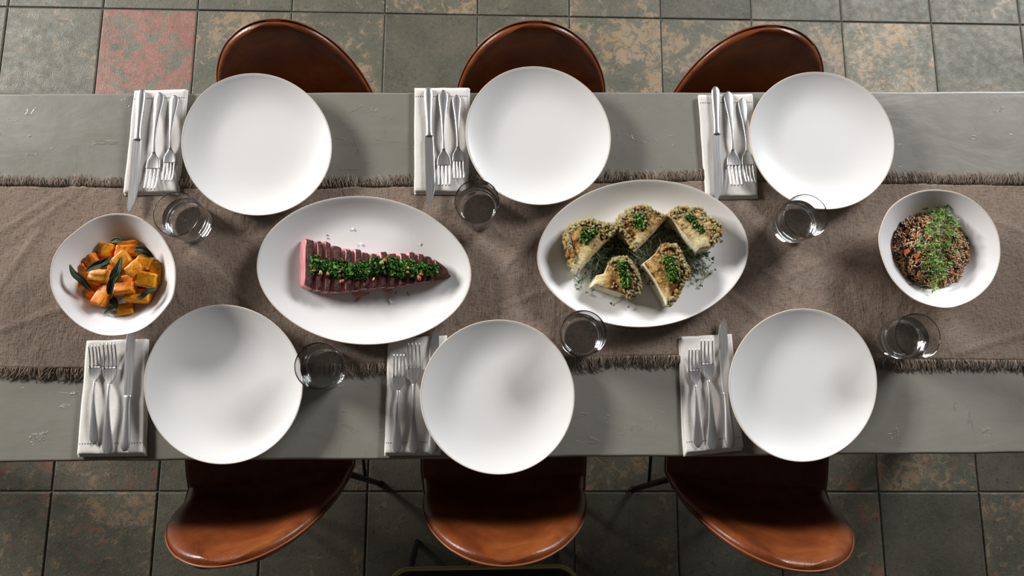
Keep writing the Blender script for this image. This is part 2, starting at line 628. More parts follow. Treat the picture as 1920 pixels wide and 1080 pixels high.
def tabletop():
    nx = 150
    prof = []   # (offset outward, z) around the slab edge
    th = 0.045
    for a in range(0, 5):
        an = PI / 2 * a / 4
        prof.append((-0.005 + 0.005 * math.sin(an), TZ - 0.005 + 0.005 * math.cos(an)))
    prof += [(0.0005, TZ - th * .5), (0, TZ - th + .004), (-.004, TZ - th)]
    v, f, rings = [], [], []
    for i in range(nx + 1):
        x = XL + (XR - XL) * i / nx
        y0, y1 = edge_y(bl, br, x), edge_y(tl, tr, x)
        w0 = .0022 * nz((x, 0, 0), 4, 1) + .0012 * nz((x, 0, 0), 14, 2)
        w1 = .0020 * nz((x, 0, 0), 4, 5) + .0010 * nz((x, 0, 0), 14, 6)
        ring = []
        for k, (o, z) in enumerate(prof):
            ring.append((x, y1 + o + w1, z))
        for k, (o, z) in enumerate(reversed(prof)):
            ring.append((x, y0 - o - w0, z))
        ring = [(p[0], p[1] - .27, p[2]) for p in ring]
        rings.append(ring)
    v, f = loft(rings)
    return mesh_from('tabletop', v, f, M_TABLE, smooth=False)


top_me = tabletop()
link('tabletop', top_me, table).cycles.is_caustics_receiver = True
av, af = loft([[(x, y, z) for x, y in ((XL + .08, -.011), (XR - .08, -.011), (XR - .08, .011), (XL + .08, .011))] for z in (TZ - .15, TZ - .044)])
shade_apron_me = mesh_from('added_shade_apron', av, af, M_TABLE, False)
for y in (-.27, .30):  # unseen boards added to stop light leaking under the tabletop
    link('added_shade_apron', shade_apron_me, table, (0, y, 0))
lv, lf = loft([[(-.03, -.03, 0), (.03, -.03, 0), (.03, .03, 0), (-.03, .03, 0)], [(-.04, -.04, TZ - .045), (.04, -.04, TZ - .045), (.04, .04, TZ - .045), (-.04, .04, TZ - .045)]])
leg_me = mesh_from('leg', lv, lf, M_TABLE, False)
for x in (XL + .12, XR - .12):
    for y in (-.24, .24):
        link('leg', leg_me, table, (x, y, 0))

# ------------------------------------------------------------------ runner
RZ = TZ + 0.0016


def piece(pts, x):
    return float(np.interp(x, [p[0] for p in pts], [p[1] for p in pts]))


TOP_E = [(-60, 346), (0, 347), (220, 350), (420, 352), (600, 352), (770, 348), (1130, 341), (1310, 338), (1660, 343), (1920, 346), (2000, 346)]
BOT_E = [(-60, 690), (0, 690), (150, 692), (450, 688), (690, 682), (1060, 672), (1280, 667), (1500, 670), (1650, 675), (1920, 677), (2000, 677)]
TOP_Y = [(px(a, b, RZ).x, px(a, b, RZ).y) for a, b in TOP_E]
BOT_Y = [(px(a, b, RZ).x, px(a, b, RZ).y) for a, b in BOT_E]
RX0, RX1 = -1.12, 1.28


def fold(x, y):
    h = 0.0012 * (nz((x + .35 * y, y * .45, 0), 11, 3) + 1) + 0.0007 * nz((x - .6 * y, y, 0), 24, 8)
    # a few long soft creases
    for (cx, cy, dx, dy, w, hh) in CREASES:
        d = abs((x - cx) * dy - (y - cy) * dx)
        s = (x - cx) * dx + (y - cy) * dy
        if abs(s) < .16:
            h += hh * math.exp(-(d / w) ** 2) * (1 - (s / .16) ** 2)
    for (cx, cy, r) in FEET:
        d = math.hypot(x - cx, y - cy) - r
        if d < .02:
            h *= .25 + .75 * max(0.0, d / .02)
    return max(h, 0.0001)


def crease(xp, yp, ang, w, h):
    p = px(xp, yp, TZ)
    return (p.x, p.y, math.cos(math.radians(ang)), math.sin(math.radians(ang)), w, h)


CREASES = [crease(1420, 500, -35, .004, .0022), crease(1380, 560, -38, .005, .002), crease(950, 500, 50, .006, .002), crease(985, 560, 20, .004, .0016),
           crease(60, 400, 35, .006, .002), crease(120, 380, 40, .005, .0016), crease(420, 520, -40, .005, .0018), crease(450, 470, 60, .004, .0015),
           crease(1600, 640, -55, .005, .002), crease(1560, 480, 25, .004, .0016), crease(640, 360, 20, .005, .0016), crease(30, 500, 60, .006, .002),
           crease(1870, 640, 15, .005, .002), crease(1490, 590, 75, .004, .0018), crease(1900, 430, -25, .005, .0018), crease(60, 600, 20, .006, .0018)]


FEET = [(px(a, b, TZ).x, px(a, b, TZ).y, r) for a, b, r in
        [(490, 285, .09), (1005, 268, .09), (1530, 280, .09), (425, 718, .09), (930, 742, .09), (1495, 722, .09), (600, 510, .08), (690, 515, .09), (775, 520, .08),
         (1120, 485, .08), (1205, 482, .09), (1290, 478, .08), (235, 525, .06), (1740, 480, .06), (362, 420, .042), (896, 397, .042), (1481, 423, .042), (614, 690, .042), (1087, 627, .042), (1679, 637, .042)]]


def runner_mesh():
    nx, ny = 420, 64
    v, f = [], []
    for i in range(nx + 1):
        x = RX0 + (RX1 - RX0) * i / nx
        y1 = piece(TOP_Y, x) + .0012 * nz((x, 0, 0), 18, 4)
        y0 = piece(BOT_Y, x) + .0012 * nz((x, 0, 0), 18, 9)
        for j in range(ny + 1):
            y = y0 + (y1 - y0) * j / ny
            v.append((x, y, RZ + fold(x, y)))
    n0 = len(v)
    for i in range(nx):
        for j in range(ny):
            a = i * (ny + 1) + j
            f.append((a, a + ny + 1, a + ny + 2, a + 1))
    # turned-down border so that the cloth has an edge
    border = [i * (ny + 1) for i in range(nx + 1)] + [nx * (ny + 1) + j for j in range(1, ny + 1)] + [i * (ny + 1) + ny for i in range(nx - 1, -1, -1)] + [j for j in range(ny - 1, 0, -1)]
    for k in border:
        p = v[k]
        v.append((p[0], p[1], TZ + .0002))
    L = len(border)
    for k in range(L):
        k2 = (k + 1) % L
        f.append((border[k2], border[k], n0 + k, n0 + k2))
    return mesh_from('table_runner', v, f, M_RUN)


runner = link('table_runner', runner_mesh())
runner.cycles.is_caustics_receiver = True
tag(runner, 'taupe cotton table runner with frayed fringed edges along the table', 'table runner')


def fringe_mesh():
    mb = MB()
    r = random.Random(12)
    for side in (0, 1):
        x = RX0
        while x < RX1:
            x += r.uniform(.0010, .0024)
            clump = nz((x, side * 3, 0), 22, 2)
            clump2 = nz((x, side * 7, 0), 60, 4)
            y0 = piece(TOP_Y if side == 0 else BOT_Y, x) + (-.002 if side == 0 else .002)
            L = r.uniform(.017, .029) * (1 + .30 * clump)
            sgn = 1 if side == 0 else -1
            lean = .65 * clump2 + .35 * clump + r.uniform(-.35, .35)
            curl = r.uniform(-.9, .9)
            pts = []
            for k in range(5):
                t = k / 4
                pts.append((x + L * (lean * t + curl * t * t * .5), y0 + sgn * L * t * (1 - .1 * abs(lean)), TZ + .0022 + .0035 * math.sin(t * PI) * r.uniform(.3, 1.3) * (1 - t * .4) + r.uniform(0, .0012)))
            v, f = tube(pts, [.0008, .0009, .00085, .0008, .0005], 3)
            mb.add(v, f)
    return mb.mesh('fringe', M_FRINGE)


fr = link('fringe', fringe_mesh(), runner)
fr['kind'] = 'stuff'
fr['label'] = 'frayed thread fringe'


# ------------------------------------------------------------------ crockery
def polar_from_px(pts, z, n):
    """closed spline through photograph points, laid on the plane z, resampled by angle"""
    P = spline([tuple(px(a, b, z)) for a, b in pts], 12, True)
    c = np.mean(P, axis=0)
    ang = np.array([math.atan2(p[1] - c[1], p[0] - c[0]) for p in P])
    rad = np.array([math.hypot(p[0] - c[0], p[1] - c[1]) for p in P])
    o = np.argsort(ang)
    ang, rad = ang[o], rad[o]
    th = np.linspace(-PI, PI, n, endpoint=False)
    rr = np.interp(th, np.concatenate([ang - 2 * PI, ang, ang + 2 * PI]), np.tile(rad, 3))
    return Vector((c[0], c[1], 0)), th, rr


def ellipse_px(x0, x1, y0, y1, rot=0.0, egg=0.0, ph=0.0, sq=0.0):
    cx, cy = (x0 + x1) / 2, (y0 + y1) / 2
    # semi-axes so that the rotated ellipse still fits the box
    c2, s2 = math.cos(rot) ** 2, math.sin(rot) ** 2
    W, H = ((x1 - x0) / 2) ** 2, ((y1 - y0) / 2) ** 2
    d = c2 * c2 - s2 * s2
    a = math.sqrt((W * c2 - H * s2) / d)
    b = math.sqrt((H * c2 - W * s2) / d)
    out = []
    for k in range(36):
        t = 2 * PI * k / 36
        r = 1 + egg * math.cos(3 * t + ph) + sq * math.cos(4 * t)
        u, v = a * r * math.cos(t), b * r * math.sin(t)
        out.append((cx + u * math.cos(rot) - v * math.sin(rot), cy + u * math.sin(rot) + v * math.cos(rot)))
    return out


def dish(name, label, cat, group, outline, rim_z, prof, mat, base_z, rim_r=.0012, n=96, base_squash=None):
    """prof: list of (radial fraction, height above base) from the middle of the inside out over the rim and under"""
    c, th, rr = polar_from_px(outline, base_z + rim_z, n)
    mean = rr.mean()
    root = link(name, None) if False else None
    rings = []
    for (fr_, z) in prof:
        k = min(1.0, max(0.0, (fr_ - .3) / .7))
        rad = fr_ * (rr * k + mean * (1 - k)) if base_squash is None else fr_ * rr
        rings.append([(rad[i] * math.cos(th[i]), rad[i] * math.sin(th[i]), z) for i in range(n)])
    v, f = loft(rings, cap=False)
    v = list(v)
    v.append((0, 0, prof[0][1]))
    a = len(v) - 1
    v.append((0, 0, prof[-1][1]))
    b = len(v) - 1
    L = len(prof) - 1
    for i in range(n):
        j = (i + 1) % n
        f.append((a, j, i))
        f.append((b, L * n + i, L * n + j))
    f = [tuple(reversed(q)) for q in f] if False else f
    me = mesh_from(name, v, f, mat)
    bm = bmesh.new()
    bm.from_mesh(me)
    bmesh.ops.recalc_face_normals(bm, faces=bm.faces)
    bm.to_mesh(me)
    bm.free()
    o = link(name, me, None, (c.x, c.y, base_z))
    tag(o, label, cat, group)
    tz = max(p[1] for p in prof)
    tf = max(p[0] for p in prof if p[1] > tz - .0011)
    tv, tf_ = tube([(rr[i] * (tf - .002) * math.cos(th[i]), rr[i] * (tf - .002) * math.sin(th[i]), tz - .0008) for i in range(n)], rim_r, 6, True)
    r = link('rim', mesh_from('rim', tv, tf_, M_RIM), o)
    r['label'] = 'thin unglazed clay rim'
    return o


PLATE = [(.02, .0055), (.30, .0053), (.50, .0058), (.62, .0072), (.74, .0105), (.84, .0150), (.92, .0195), (.97, .0228), (.988, .0242), (.996, .0244), (1.0, .0236),
         (.996, .0220), (.96, .0178), (.90, .0138), (.80, .0085), (.66, .0035), (.60, .0008), (.58, .0), (.55, .0002), (.53, .0016), (.1, .0016)]
PB = TZ + .0032
plates = [
    ((340, 621, 138, 404), .25, .004, 0.3, 'round white dinner plate before the upper left chair'),
    ((873, 1144, 125, 384), .4, .005, 1.2, 'round white dinner plate before the upper middle chair'),
    ((1406, 1676, 135, 392), .5, .004, 2.2, 'round white dinner plate before the upper right chair'),
    ((270, 567, 572, 870), .2, .004, 0.8, 'round white dinner plate before the lower left chair'),
    ((789, 1077, 600, 889), .1, .005, 3.0, 'round white dinner plate before the lower middle chair, overhanging the table edge'),
    ((1364, 1646, 579, 865), .3, .004, 1.9, 'round white dinner plate before the lower right chair'),
]
for (x0, x1, y0, y1), rot, egg, ph, lab in plates:
    on_napkin = 'lower middle' in lab or 'lower right' in lab     # these two rest with one side on napkin and knife
    d_ = dish('dinner_plate', lab, 'plate', 'white dinner plates', ellipse_px(x0, x1, y0, y1, rot, egg, ph), .0244 + (.005 if on_napkin else 0), PLATE, M_CER, PB)
    if on_napkin:
        d_.location.z += .0058
        d_.rotation_euler = (0, math.radians(2.3), 0)
OVAL = [(.02, .0055), (.35, .0053), (.58, .0058), (.68, .0072), (.78, .0110), (.87, .0170), (.94, .0225), (.98, .0262), (.992, .0270), (.998, .0270), (1.0, .0262),
        (.995, .0245), (.96, .0200), (.90, .0150), (.80, .0085), (.70, .0032), (.66, .0008), (.64, .0), (.62, .0002), (.60, .0016), (.1, .0016)]
steak_dish = dish('serving_platter', 'oval white serving platter under the sliced steak', 'platter', 'oval white platters',
                  ellipse_px(482, 881, 369, 645, .075, .004, .4, .006), .0270, OVAL, M_CER, PB, base_squash=1, n=120)
cauli_dish = dish('serving_platter', 'oval white serving platter under the roasted cauliflower', 'platter', 'oval white platters',
                  ellipse_px(1009, 1402, 338, 612, -.06, .004, 2.0, .006), .0270, OVAL, M_CER, PB, base_squash=1, n=120)
BOWL = [(.02, .0065), (.25, .0068), (.38, .0085), (.48, .0125), (.58, .0195), (.70, .0305), (.82, .0425), (.92, .0525), (.975, .0575), (.988, .0588), (.996, .0588), (1.0, .0578),
        (.99, .0560), (.93, .0505), (.83, .0400), (.71, .0275), (.59, .0160), (.49, .0085), (.44, .0040), (.43, .0), (.40, .0), (.39, .002), (.1, .002)]


def zoomed(pts, ox, oy, s):
    return [(ox + a / s, oy + b / s) for a, b in pts]


sq_out = zoomed([(620, 47), (800, 90), (960, 230), (1050, 400), (1073, 540), (1055, 700), (1000, 800), (890, 920), (760, 1000), (600, 1032), (450, 1020), (300, 950),
                 (170, 830), (90, 700), (62, 580), (80, 430), (150, 300), (280, 180), (440, 80)], 80, 390, 4.319)
ri_out = zoomed([(500, 28), (680, 50), (830, 120), (950, 230), (1030, 370), (1058, 520), (1045, 660), (980, 810), (860, 930), (720, 1000), (590, 1022), (430, 990),
                 (290, 920), (160, 790), (80, 640), (38, 470), (55, 340), (120, 200), (220, 110), (350, 50)], 1640, 350, 4.5)
sq_bowl = dish('serving_bowl', 'egg-shaped white bowl of roasted squash at the left end', 'bowl', 'white serving bowls', sq_out, .0588, BOWL, M_BOWL, PB, base_squash=1)
ri_bowl = dish('serving_bowl', 'egg-shaped white bowl of rice and beans at the right end', 'bowl', 'white serving bowls', ri_out, .0588, BOWL, M_BOWL, PB, base_squash=1)

# ------------------------------------------------------------------ napkins
NZ0 = TZ + .0030
NAP_H = .0062
rn = random.Random(5)


def napkin(label, corners, hem_end, flip, seed, under):
    """corners: photograph corners (upper-left, upper-right, lower-right, lower-left); hem_end: 0 top, 1 bottom"""
    q = [px(a, b, NZ0 + NAP_H) for a, b in corners]
    c = sum(q, Vector()) / 4
    loc = [p - c for p in q]
    root = empty('napkin', (c.x, c.y, NZ0))
    tag(root, label, 'napkin', 'folded linen napkins')

    def sheet(name, h0, h1, grow, dx, dy, sd, amp):
        nx, ny = 26, 46
        top, bot = [], []
        for j in range(ny + 1):
            t = j / ny
            for i in range(nx + 1):
                s = i / nx
                a = loc[0].lerp(loc[1], s)
                b = loc[3].lerp(loc[2], s)
                p = a.lerp(b, t)
                ex = .0012 * nz((t * 3, sd, 0), 1.7, sd) * (1 if i in (0, nx) else .5)
                p = Vector((p.x * grow + dx + ex, p.y * grow + dy + .0008 * nz((s * 3, sd, 2), 2, sd), 0))
                edge = min(s, 1 - s) * (1.0 / .07)
                edge2 = min(t, 1 - t) * (1.0 / .04)
                e = min(1, edge, edge2)
                rnd_ = math.sqrt(max(0, 1 - (1 - e) ** 2))
                wave = amp * (nz((s * 2.2, t * 3.2, sd), 1.3, sd) + .5 * nz((s * 5, t * 4, sd), 1.6, sd + 3))
                zt = h0 + (h1 - h0) * (.45 + .55 * rnd_) + wave * e
                top.append((p.x, p.y, zt))
                bot.append((p.x, p.y, h0))
        n = (nx + 1) * (ny + 1)
        f = []
        idx = lambda i, j: j * (nx + 1) + i
        for j in range(ny):
            for i in range(nx):
                f.append((idx(i, j + 1), idx(i + 1, j + 1), idx(i + 1, j), idx(i, j)))
                f.append((n + idx(i, j), n + idx(i + 1, j), n + idx(i + 1, j + 1), n + idx(i, j + 1)))
        bd = [idx(i, 0) for i in range(nx + 1)] + [idx(nx, j) for j in range(1, ny + 1)] + [idx(i, ny) for i in range(nx - 1, -1, -1)] + [idx(0, j) for j in range(ny - 1, 0, -1)]
        for k in range(len(bd)):
            a, b = bd[k], bd[(k + 1) % len(bd)]
            f.append((a, b, n + b, n + a))
        return link(name, mesh_from(name, top + bot, f, M_LINEN), root), top, idx, nx, ny

    sheet('lower_fold', 0, .0028, 1.0, under[0], under[1], seed + 9, .0003)
    o, top, idx, nx, ny = sheet('upper_fold', .0029, NAP_H, .985, 0, 0, seed, .0011)
    # hemstitch: a row of small drawn-thread gaps across the end
    mb = MB()
    t = .085 if hem_end == 0 else .905
    jj = t * ny
    j0 = int(jj)
    fr_ = jj - j0
    cnt = 24
    for k in range(cnt):
        s = .03 + .94 * k / (cnt - 1)
        ii = s * nx
        i0 = min(int(ii), nx - 1)
        fi = ii - i0
        P = lambda i, j: Vector(top[idx(i, j)])
        p = P(i0, j0).lerp(P(i0 + 1, j0), fi).lerp(P(i0, j0 + 1).lerp(P(i0 + 1, j0 + 1), fi), fr_)
        w, h = .00095, .0009
        z = p.z + .00035
        v, f = loft([[(p.x - w, p.y - h, p.z - .0004), (p.x + w, p.y - h, p.z - .0004), (p.x + w, p.y + h, p.z - .0004), (p.x - w, p.y + h, p.z - .0004)],
                     [(p.x - w, p.y - h, z), (p.x + w, p.y - h, z), (p.x + w, p.y + h, z), (p.x - w, p.y + h, z)]])
        mb.add(v, f)
    h = link('hem_stitching', mb.mesh('hem_stitching', M_HEM, False), root)
    h['kind'] = 'stuff'
    h['label'] = 'row of drawn-thread hemstitch holes'
    return root


napkin('folded off-white linen napkin to the left of the upper left plate', [(250.5, 168), (349.5, 165.4), (333, 362), (229.5, 363)], 0, 0, 1.0, (.0015, -.0020))
napkin('folded off-white linen napkin to the left of the upper middle plate', [(776, 163), (880, 162.5), (878, 362), (775.6, 361)], 0, 0, 2.3, (.0008, -.0022))
napkin('folded off-white linen napkin to the left of the upper right plate', [(1309, 176), (1412, 174), (1422, 369), (1324, 371)], 0, 0, 3.7, (.0010, -.0025))
napkin('folded off-white linen napkin under the cutlery below the squash bowl', [(161, 637), (275.7, 634), (272, 853), (142, 855)], 1, 0, 4.1, (.0012, -.0022))
napkin('folded off-white linen napkin poking out below the steak platter', [(727, 633), (838, 627), (826.5, 852), (719.4, 853)], 1, 0, 5.9, (.0006, -.0018))
napkin('folded off-white linen napkin to the left of the lower right plate', [(1276, 630), (1373, 624), (1395.5, 841), (1285, 853)], 1, 0, 6.4, (-.0030, -.0035))


# ------------------------------------------------------------------ cutlery (local +Y runs from the handle end to the tip)
def fix_normals(me):
    bm = bmesh.new()
    bm.from_mesh(me)
    bmesh.ops.recalc_face_normals(bm, faces=bm.faces)
    bm.to_mesh(me)
    bm.free()


def section(cx, cy, cz, w, t, n=10, crown=1.0):
    out = []
    for k in range(n):
        a = 2 * PI * k / n
        s = math.sin(a)
        out.append((cx + w * math.cos(a), cy, cz + t * (s * crown if s > 0 else s)))
    return out


def interp_rows(rows, n):
    ys = np.array([r[0] for r in rows])
    t = np.linspace(ys[0], ys[-1], n)
    cols = [np.interp(t, ys, [r[k] for r in rows]) for k in range(1, len(rows[0]))]
    for q in range(len(cols)):     # soften the kinks
        c = cols[q].copy()
        for _ in range(3):
            c[1:-1] = (c[:-2] + 2 * c[1:-1] + c[2:]) / 4
        cols[q] = c
    return t, cols


def make_fork():
    root = empty('dinner_fork')
    rows = [(0, .0022, .0016), (.002, .0060, .0018), (.006, .0084, .0020), (.014, .0096, .0025), (.030, .0082, .0040), (.055, .0056, .0068), (.085, .0035, .0085),
            (.108, .0026, .0080), (.124, .0026, .0060), (.131, .0034, .0046)]
    t, (w, z) = interp_rows(rows, 40)
    v, f = loft([section(0, t[i], z[i], w[i], .0013, 10, 1.3) for i in range(len(t))])
    link('handle', mesh_from('fork_handle', v, f, M_STEEL), root)
    rows = [(.1295, .0030, .0050), (.136, .0062, .0036), (.143, .0102, .0026), (.150, .0118, .0022), (.158, .0122, .0024), (.162, .0122, .0027)]
    t, (w, z) = interp_rows(rows, 18)
    hv = []
    for i in range(len(t)):
        ring = []
        for k in range(16):
            a = 2 * PI * k / 16
            x = w[i] * math.cos(a)
            dish_ = .0016 * (x / .012) ** 2
            ring.append((x, t[i], z[i] + dish_ + .0009 * math.sin(a)))
        hv.append(ring)
    v, f = loft(hv)
    head = link('head', mesh_from('fork_head', v, f, M_STEEL), root)
    for k in range(4):
        x0 = (k - 1.5) * .0067
        pts = []
        for i in range(9):
            u = i / 8
            y = .160 + .048 * u
            zz = .0027 + .0016 * (x0 / .012) ** 2 + .0085 * u * u
            pts.append(section(x0 * (1 - .06 * u), y, zz, .0017 * (1 - .45 * u ** 3), .0010 * (1 - .4 * u ** 2), 8))
        v, f = loft(pts)
        link('tine', mesh_from('fork_tine', v, f, M_STEEL), head)
    return root


def make_knife():
    root = empty('dinner_knife')
    rows = [(0, .0030, .0018), (.002, .0066, .0030), (.006, .0088, .0038), (.016, .0098, .0043), (.040, .0086, .0042), (.075, .0066, .0040), (.098, .0062, .0038), (.104, .0070, .0036), (.107, .0078, .0030)]
    t, (w, h) = interp_rows(rows, 36)
    v, f = loft([section(0, t[i], .0045, w[i], h[i], 12) for i in range(len(t))])
    link('handle', mesh_from('knife_handle', v, f, M_STEEL), root)
    rings = []
    L0, L1 = .1045, .253
    for i in range(30):
        u = i / 29
        y = L0 + (L1 - L0) * u
        left = -.0092 if u > .06 else -.0070 - .0022 * u / .06          # spine: straight
        if u > .93:
            left = -.0092 + .0040 * ((u - .93) / .07) ** 2
        right = .0078 + .0016 * math.sin(min(1, u / .7) * PI * .5)
        if u > .68:
            right = .0094 - .0135 * ((u - .68) / .32) ** 2.1
        if u < .06:
            right = .0072 + .001 * u / .06
        cx, w_ = (left + right) / 2, max(.0008, (right - left) / 2)
        th = .0011 * (1 - .4 * u)
        cx = -cx
        w_ = -w_
        rings.append([(cx - w_, y, .0045 - th), (cx + w_ * .9, y, .0045 - th * .6), (cx + w_, y, .0045), (cx + w_ * .9, y, .0045 + th * .6), (cx - w_, y, .0045 + th)])
    v, f = loft(rings)
    bme = mesh_from('knife_blade', v, f, M_STEEL, False)
    fix_normals(bme)
    link('blade', bme, root)
    return root


FORK, KNIFE = make_fork(), make_knife()
CZ = NZ0 + NAP_H + .0004
first_use = {'f': True, 'k': True}


def place_cutlery(proto, key, length, label, cat, group, end, tip, mirror=1, dz=0.0):
    a, b = px(*end, CZ + dz + .003), px(*tip, CZ + dz + .004)
    o = proto if first_use[key] else copy_tree(proto)
    first_use[key] = False
    d = b - a
    o.location = (a.x, a.y, CZ + dz)
    o.rotation_euler = (0, 0, math.atan2(d.y, d.x) - PI / 2)
    s = Vector((d.x, d.y)).length / length
    o.scale = (s * (1.12 if key == 'f' else 1.0), s, s)
    tag(o, label, cat, group)
    return o


places = [
    ('before the upper left chair', (266, 168), (247, 397), (299, 173), (283, 358), (327, 178), (315, 342), 'larger', 'smaller', 'beside the knife', 'nearest the plate'),
    ('before the upper middle chair', (803, 164), (808, 386), (831, 168.5), (833, 351), (856, 177), (861, 338), 'larger', 'smaller', 'beside the knife', 'nearest the plate'),
    ('before the upper right chair', (1341, 163), (1348, 378), (1365.5, 171), (1379, 351), (1391.6, 184), (1406, 345), 'larger', 'smaller', 'beside the knife', 'nearest the plate'),
    ('before the lower left chair', (234.7, 846), (247, 602), (201, 853), (208, 643), (175.7, 833), (179, 647), 'larger', 'smaller', 'between knife and outer fork', 'farthest from the plate'),
    ('before the lower middle chair', (811, 853), (815, 612), (776.7, 851.5), (776.5, 643), (744, 849), (749, 664), 'larger', 'smaller', 'between knife and outer fork', 'farthest from the plate'),
    ('before the lower right chair', (1369, 841), (1352.5, 595), (1337, 844.5), (1323, 636), (1309.5, 839), (1299.7, 653), 'larger', 'smaller', 'between knife and outer fork', 'farthest from the plate'),
]
for pl, k0, k1, f0, f1, g0, g1, n1, n2, w1_, w2_ in places:
    place_cutlery(KNIFE, 'k', .253, 'steel table knife on the napkin ' + pl, 'knife', 'steel table knives', k0, k1, 1)
    place_cutlery(FORK, 'f', .208, 'steel dinner fork ' + w1_ + ' ' + pl, 'fork', 'steel forks', f0, f1)
    place_cutlery(FORK, 'f', .208, 'small steel fork ' + w2_ + ' ' + pl, 'fork', 'steel forks', g0, g1)


# ------------------------------------------------------------------ glasses
def lathe(prof, n=64):
    rings = [[(r * math.cos(2 * PI * k / n), r * math.sin(2 * PI * k / n), z) for k in range(n)] for r, z in prof]
    v, f = loft(rings, cap=False)
    v = list(v)
    v += [(0, 0, prof[0][1]), (0, 0, prof[-1][1])]
    a, b = len(v) - 2, len(v) - 1
    L = len(prof) - 1
    for k in range(n):
        j = (k + 1) % n
        f.append((a, j, k))
        f.append((b, L * n + k, L * n + j))
    return v, f


GH = .076
glass_prof = [(.004, .0), (.030, .0), (.0340, .0001), (.0355, .0006), (.0378, .0022), (.0386, .004), (.0388, .0055), (.0402, .020), (.0416, .040), (.0425, .060), (.04285, GH - .0035), (.0429, GH - .0018), (.0430, GH - .0009), (.0428, GH - .0002), (.0424, GH), (.0420, GH - .0002),
              (.0418, GH - .0010), (.0417, GH - .0019), (.0416, GH - .0036), (.0412, .060), (.0402, .040), (.0386, .022), (.0371, .0135), (.0349, .0108), (.030, .0097), (.015, .0092), (.004, .0091)]
v, f = lathe(glass_prof)
glass_me = mesh_from('drinking_glass', v, f, M_GLASS)
fix_normals(glass_me)
WL = .043
water_prof = [(.004, .0089), (.015, .0090), (.030, .0095), (.0350, .0106), (.0373, .0134), (.0388, .022), (.0404, .040), (.0405, WL - .0006), (.0406, WL + .0006), (.0401, WL + .0003), (.0395, WL), (.0385, WL - .0002), (.030, WL - .0002), (.004, WL - .0002)]
v, f = lathe(water_prof)
water_me = mesh_from('water', v, f, M_WATER)
fix_normals(water_me)
for bx, by, lab in [(362, 420, 'water glass between the squash bowl and the upper left plate'), (895.8, 397, 'water glass above the steak platter, below the upper middle plate'),
                    (1481, 423, 'water glass below the upper right plate'), (614, 690, 'water glass beside the lower left plate, below the steak platter'),
                    (1085, 632, 'water glass at the lower left edge of the cauliflower platter'), (1679, 637, 'water glass below the rice bowl')]:
    p = px(bx, by, TZ + .0035)
    g = link('drinking_glass', glass_me, None, (p.x, p.y, TZ + .0036), (0, 0, rn.uniform(0, 6)))
    tag(g, lab, 'glass', 'water glasses')
    wt = link('water', water_me, g)
    g.cycles.is_caustics_caster = True
    wt.cycles.is_caustics_caster = True
    wt['label'] = 'still water filling the lower half'


# ------------------------------------------------------------------ chairs
def chair_shell(nu=48, nv=90):
    prof = spline([(.225, .440), (.20, .456), (.13, .464), (.02, .456), (-.09, .451), (-.145, .462), (-.177, .497), (-.193, .55), (-.208, .62), (-.224, .685), (-.238, .735), (-.248, .772)], 8)
    L = [0]
    for a, b in zip(prof[:-1], prof[1:]):
        L.append(L[-1] + float(np.linalg.norm(b - a)))
    tot = L[-1]
    sm = spline([(0, .110), (.03, .150), (.10, .178), (.22, .180), (.40, .185), (.55, .182), (.66, .172)], 8)
    wku, wkw = [p[0] for p in sm], [p[1] for p in sm]
    rows, ws, us = [], [], []
    qs = [math.sin(PI / 2 * (-1 + 2 * k / nu)) for k in range(nu + 1)]
    for i in range(nv + 1):
        u = 1 - (1 - i / nv) ** 1.7 if i > nv * .5 else (i / nv) * (1 - .5 ** 1.7) / .5
        s = u * tot
        y, z = np.interp(s, L, [p[0] for p in prof]), np.interp(s, L, [p[1] for p in prof])
        w = float(np.interp(u, wku, wkw))
        if u > .62:     # rounded arch of the back
            e = (u - .62) / .38
            w = .1725 * max(0, 1 - e ** 2.5) ** (1 / 2.1) + .0015
        back = min(1, max(0, (u - .45) / .15))
        back = back * back * (3 - 2 * back)
        rows.append([Vector((q * w, y + back * .034 * q * q * (w / .17) ** 2, z + (1 - back) * .022 * q * q)) for q in qs])
        ws.append(w)
        us.append(u)
    return rows, ws, us, qs, tot


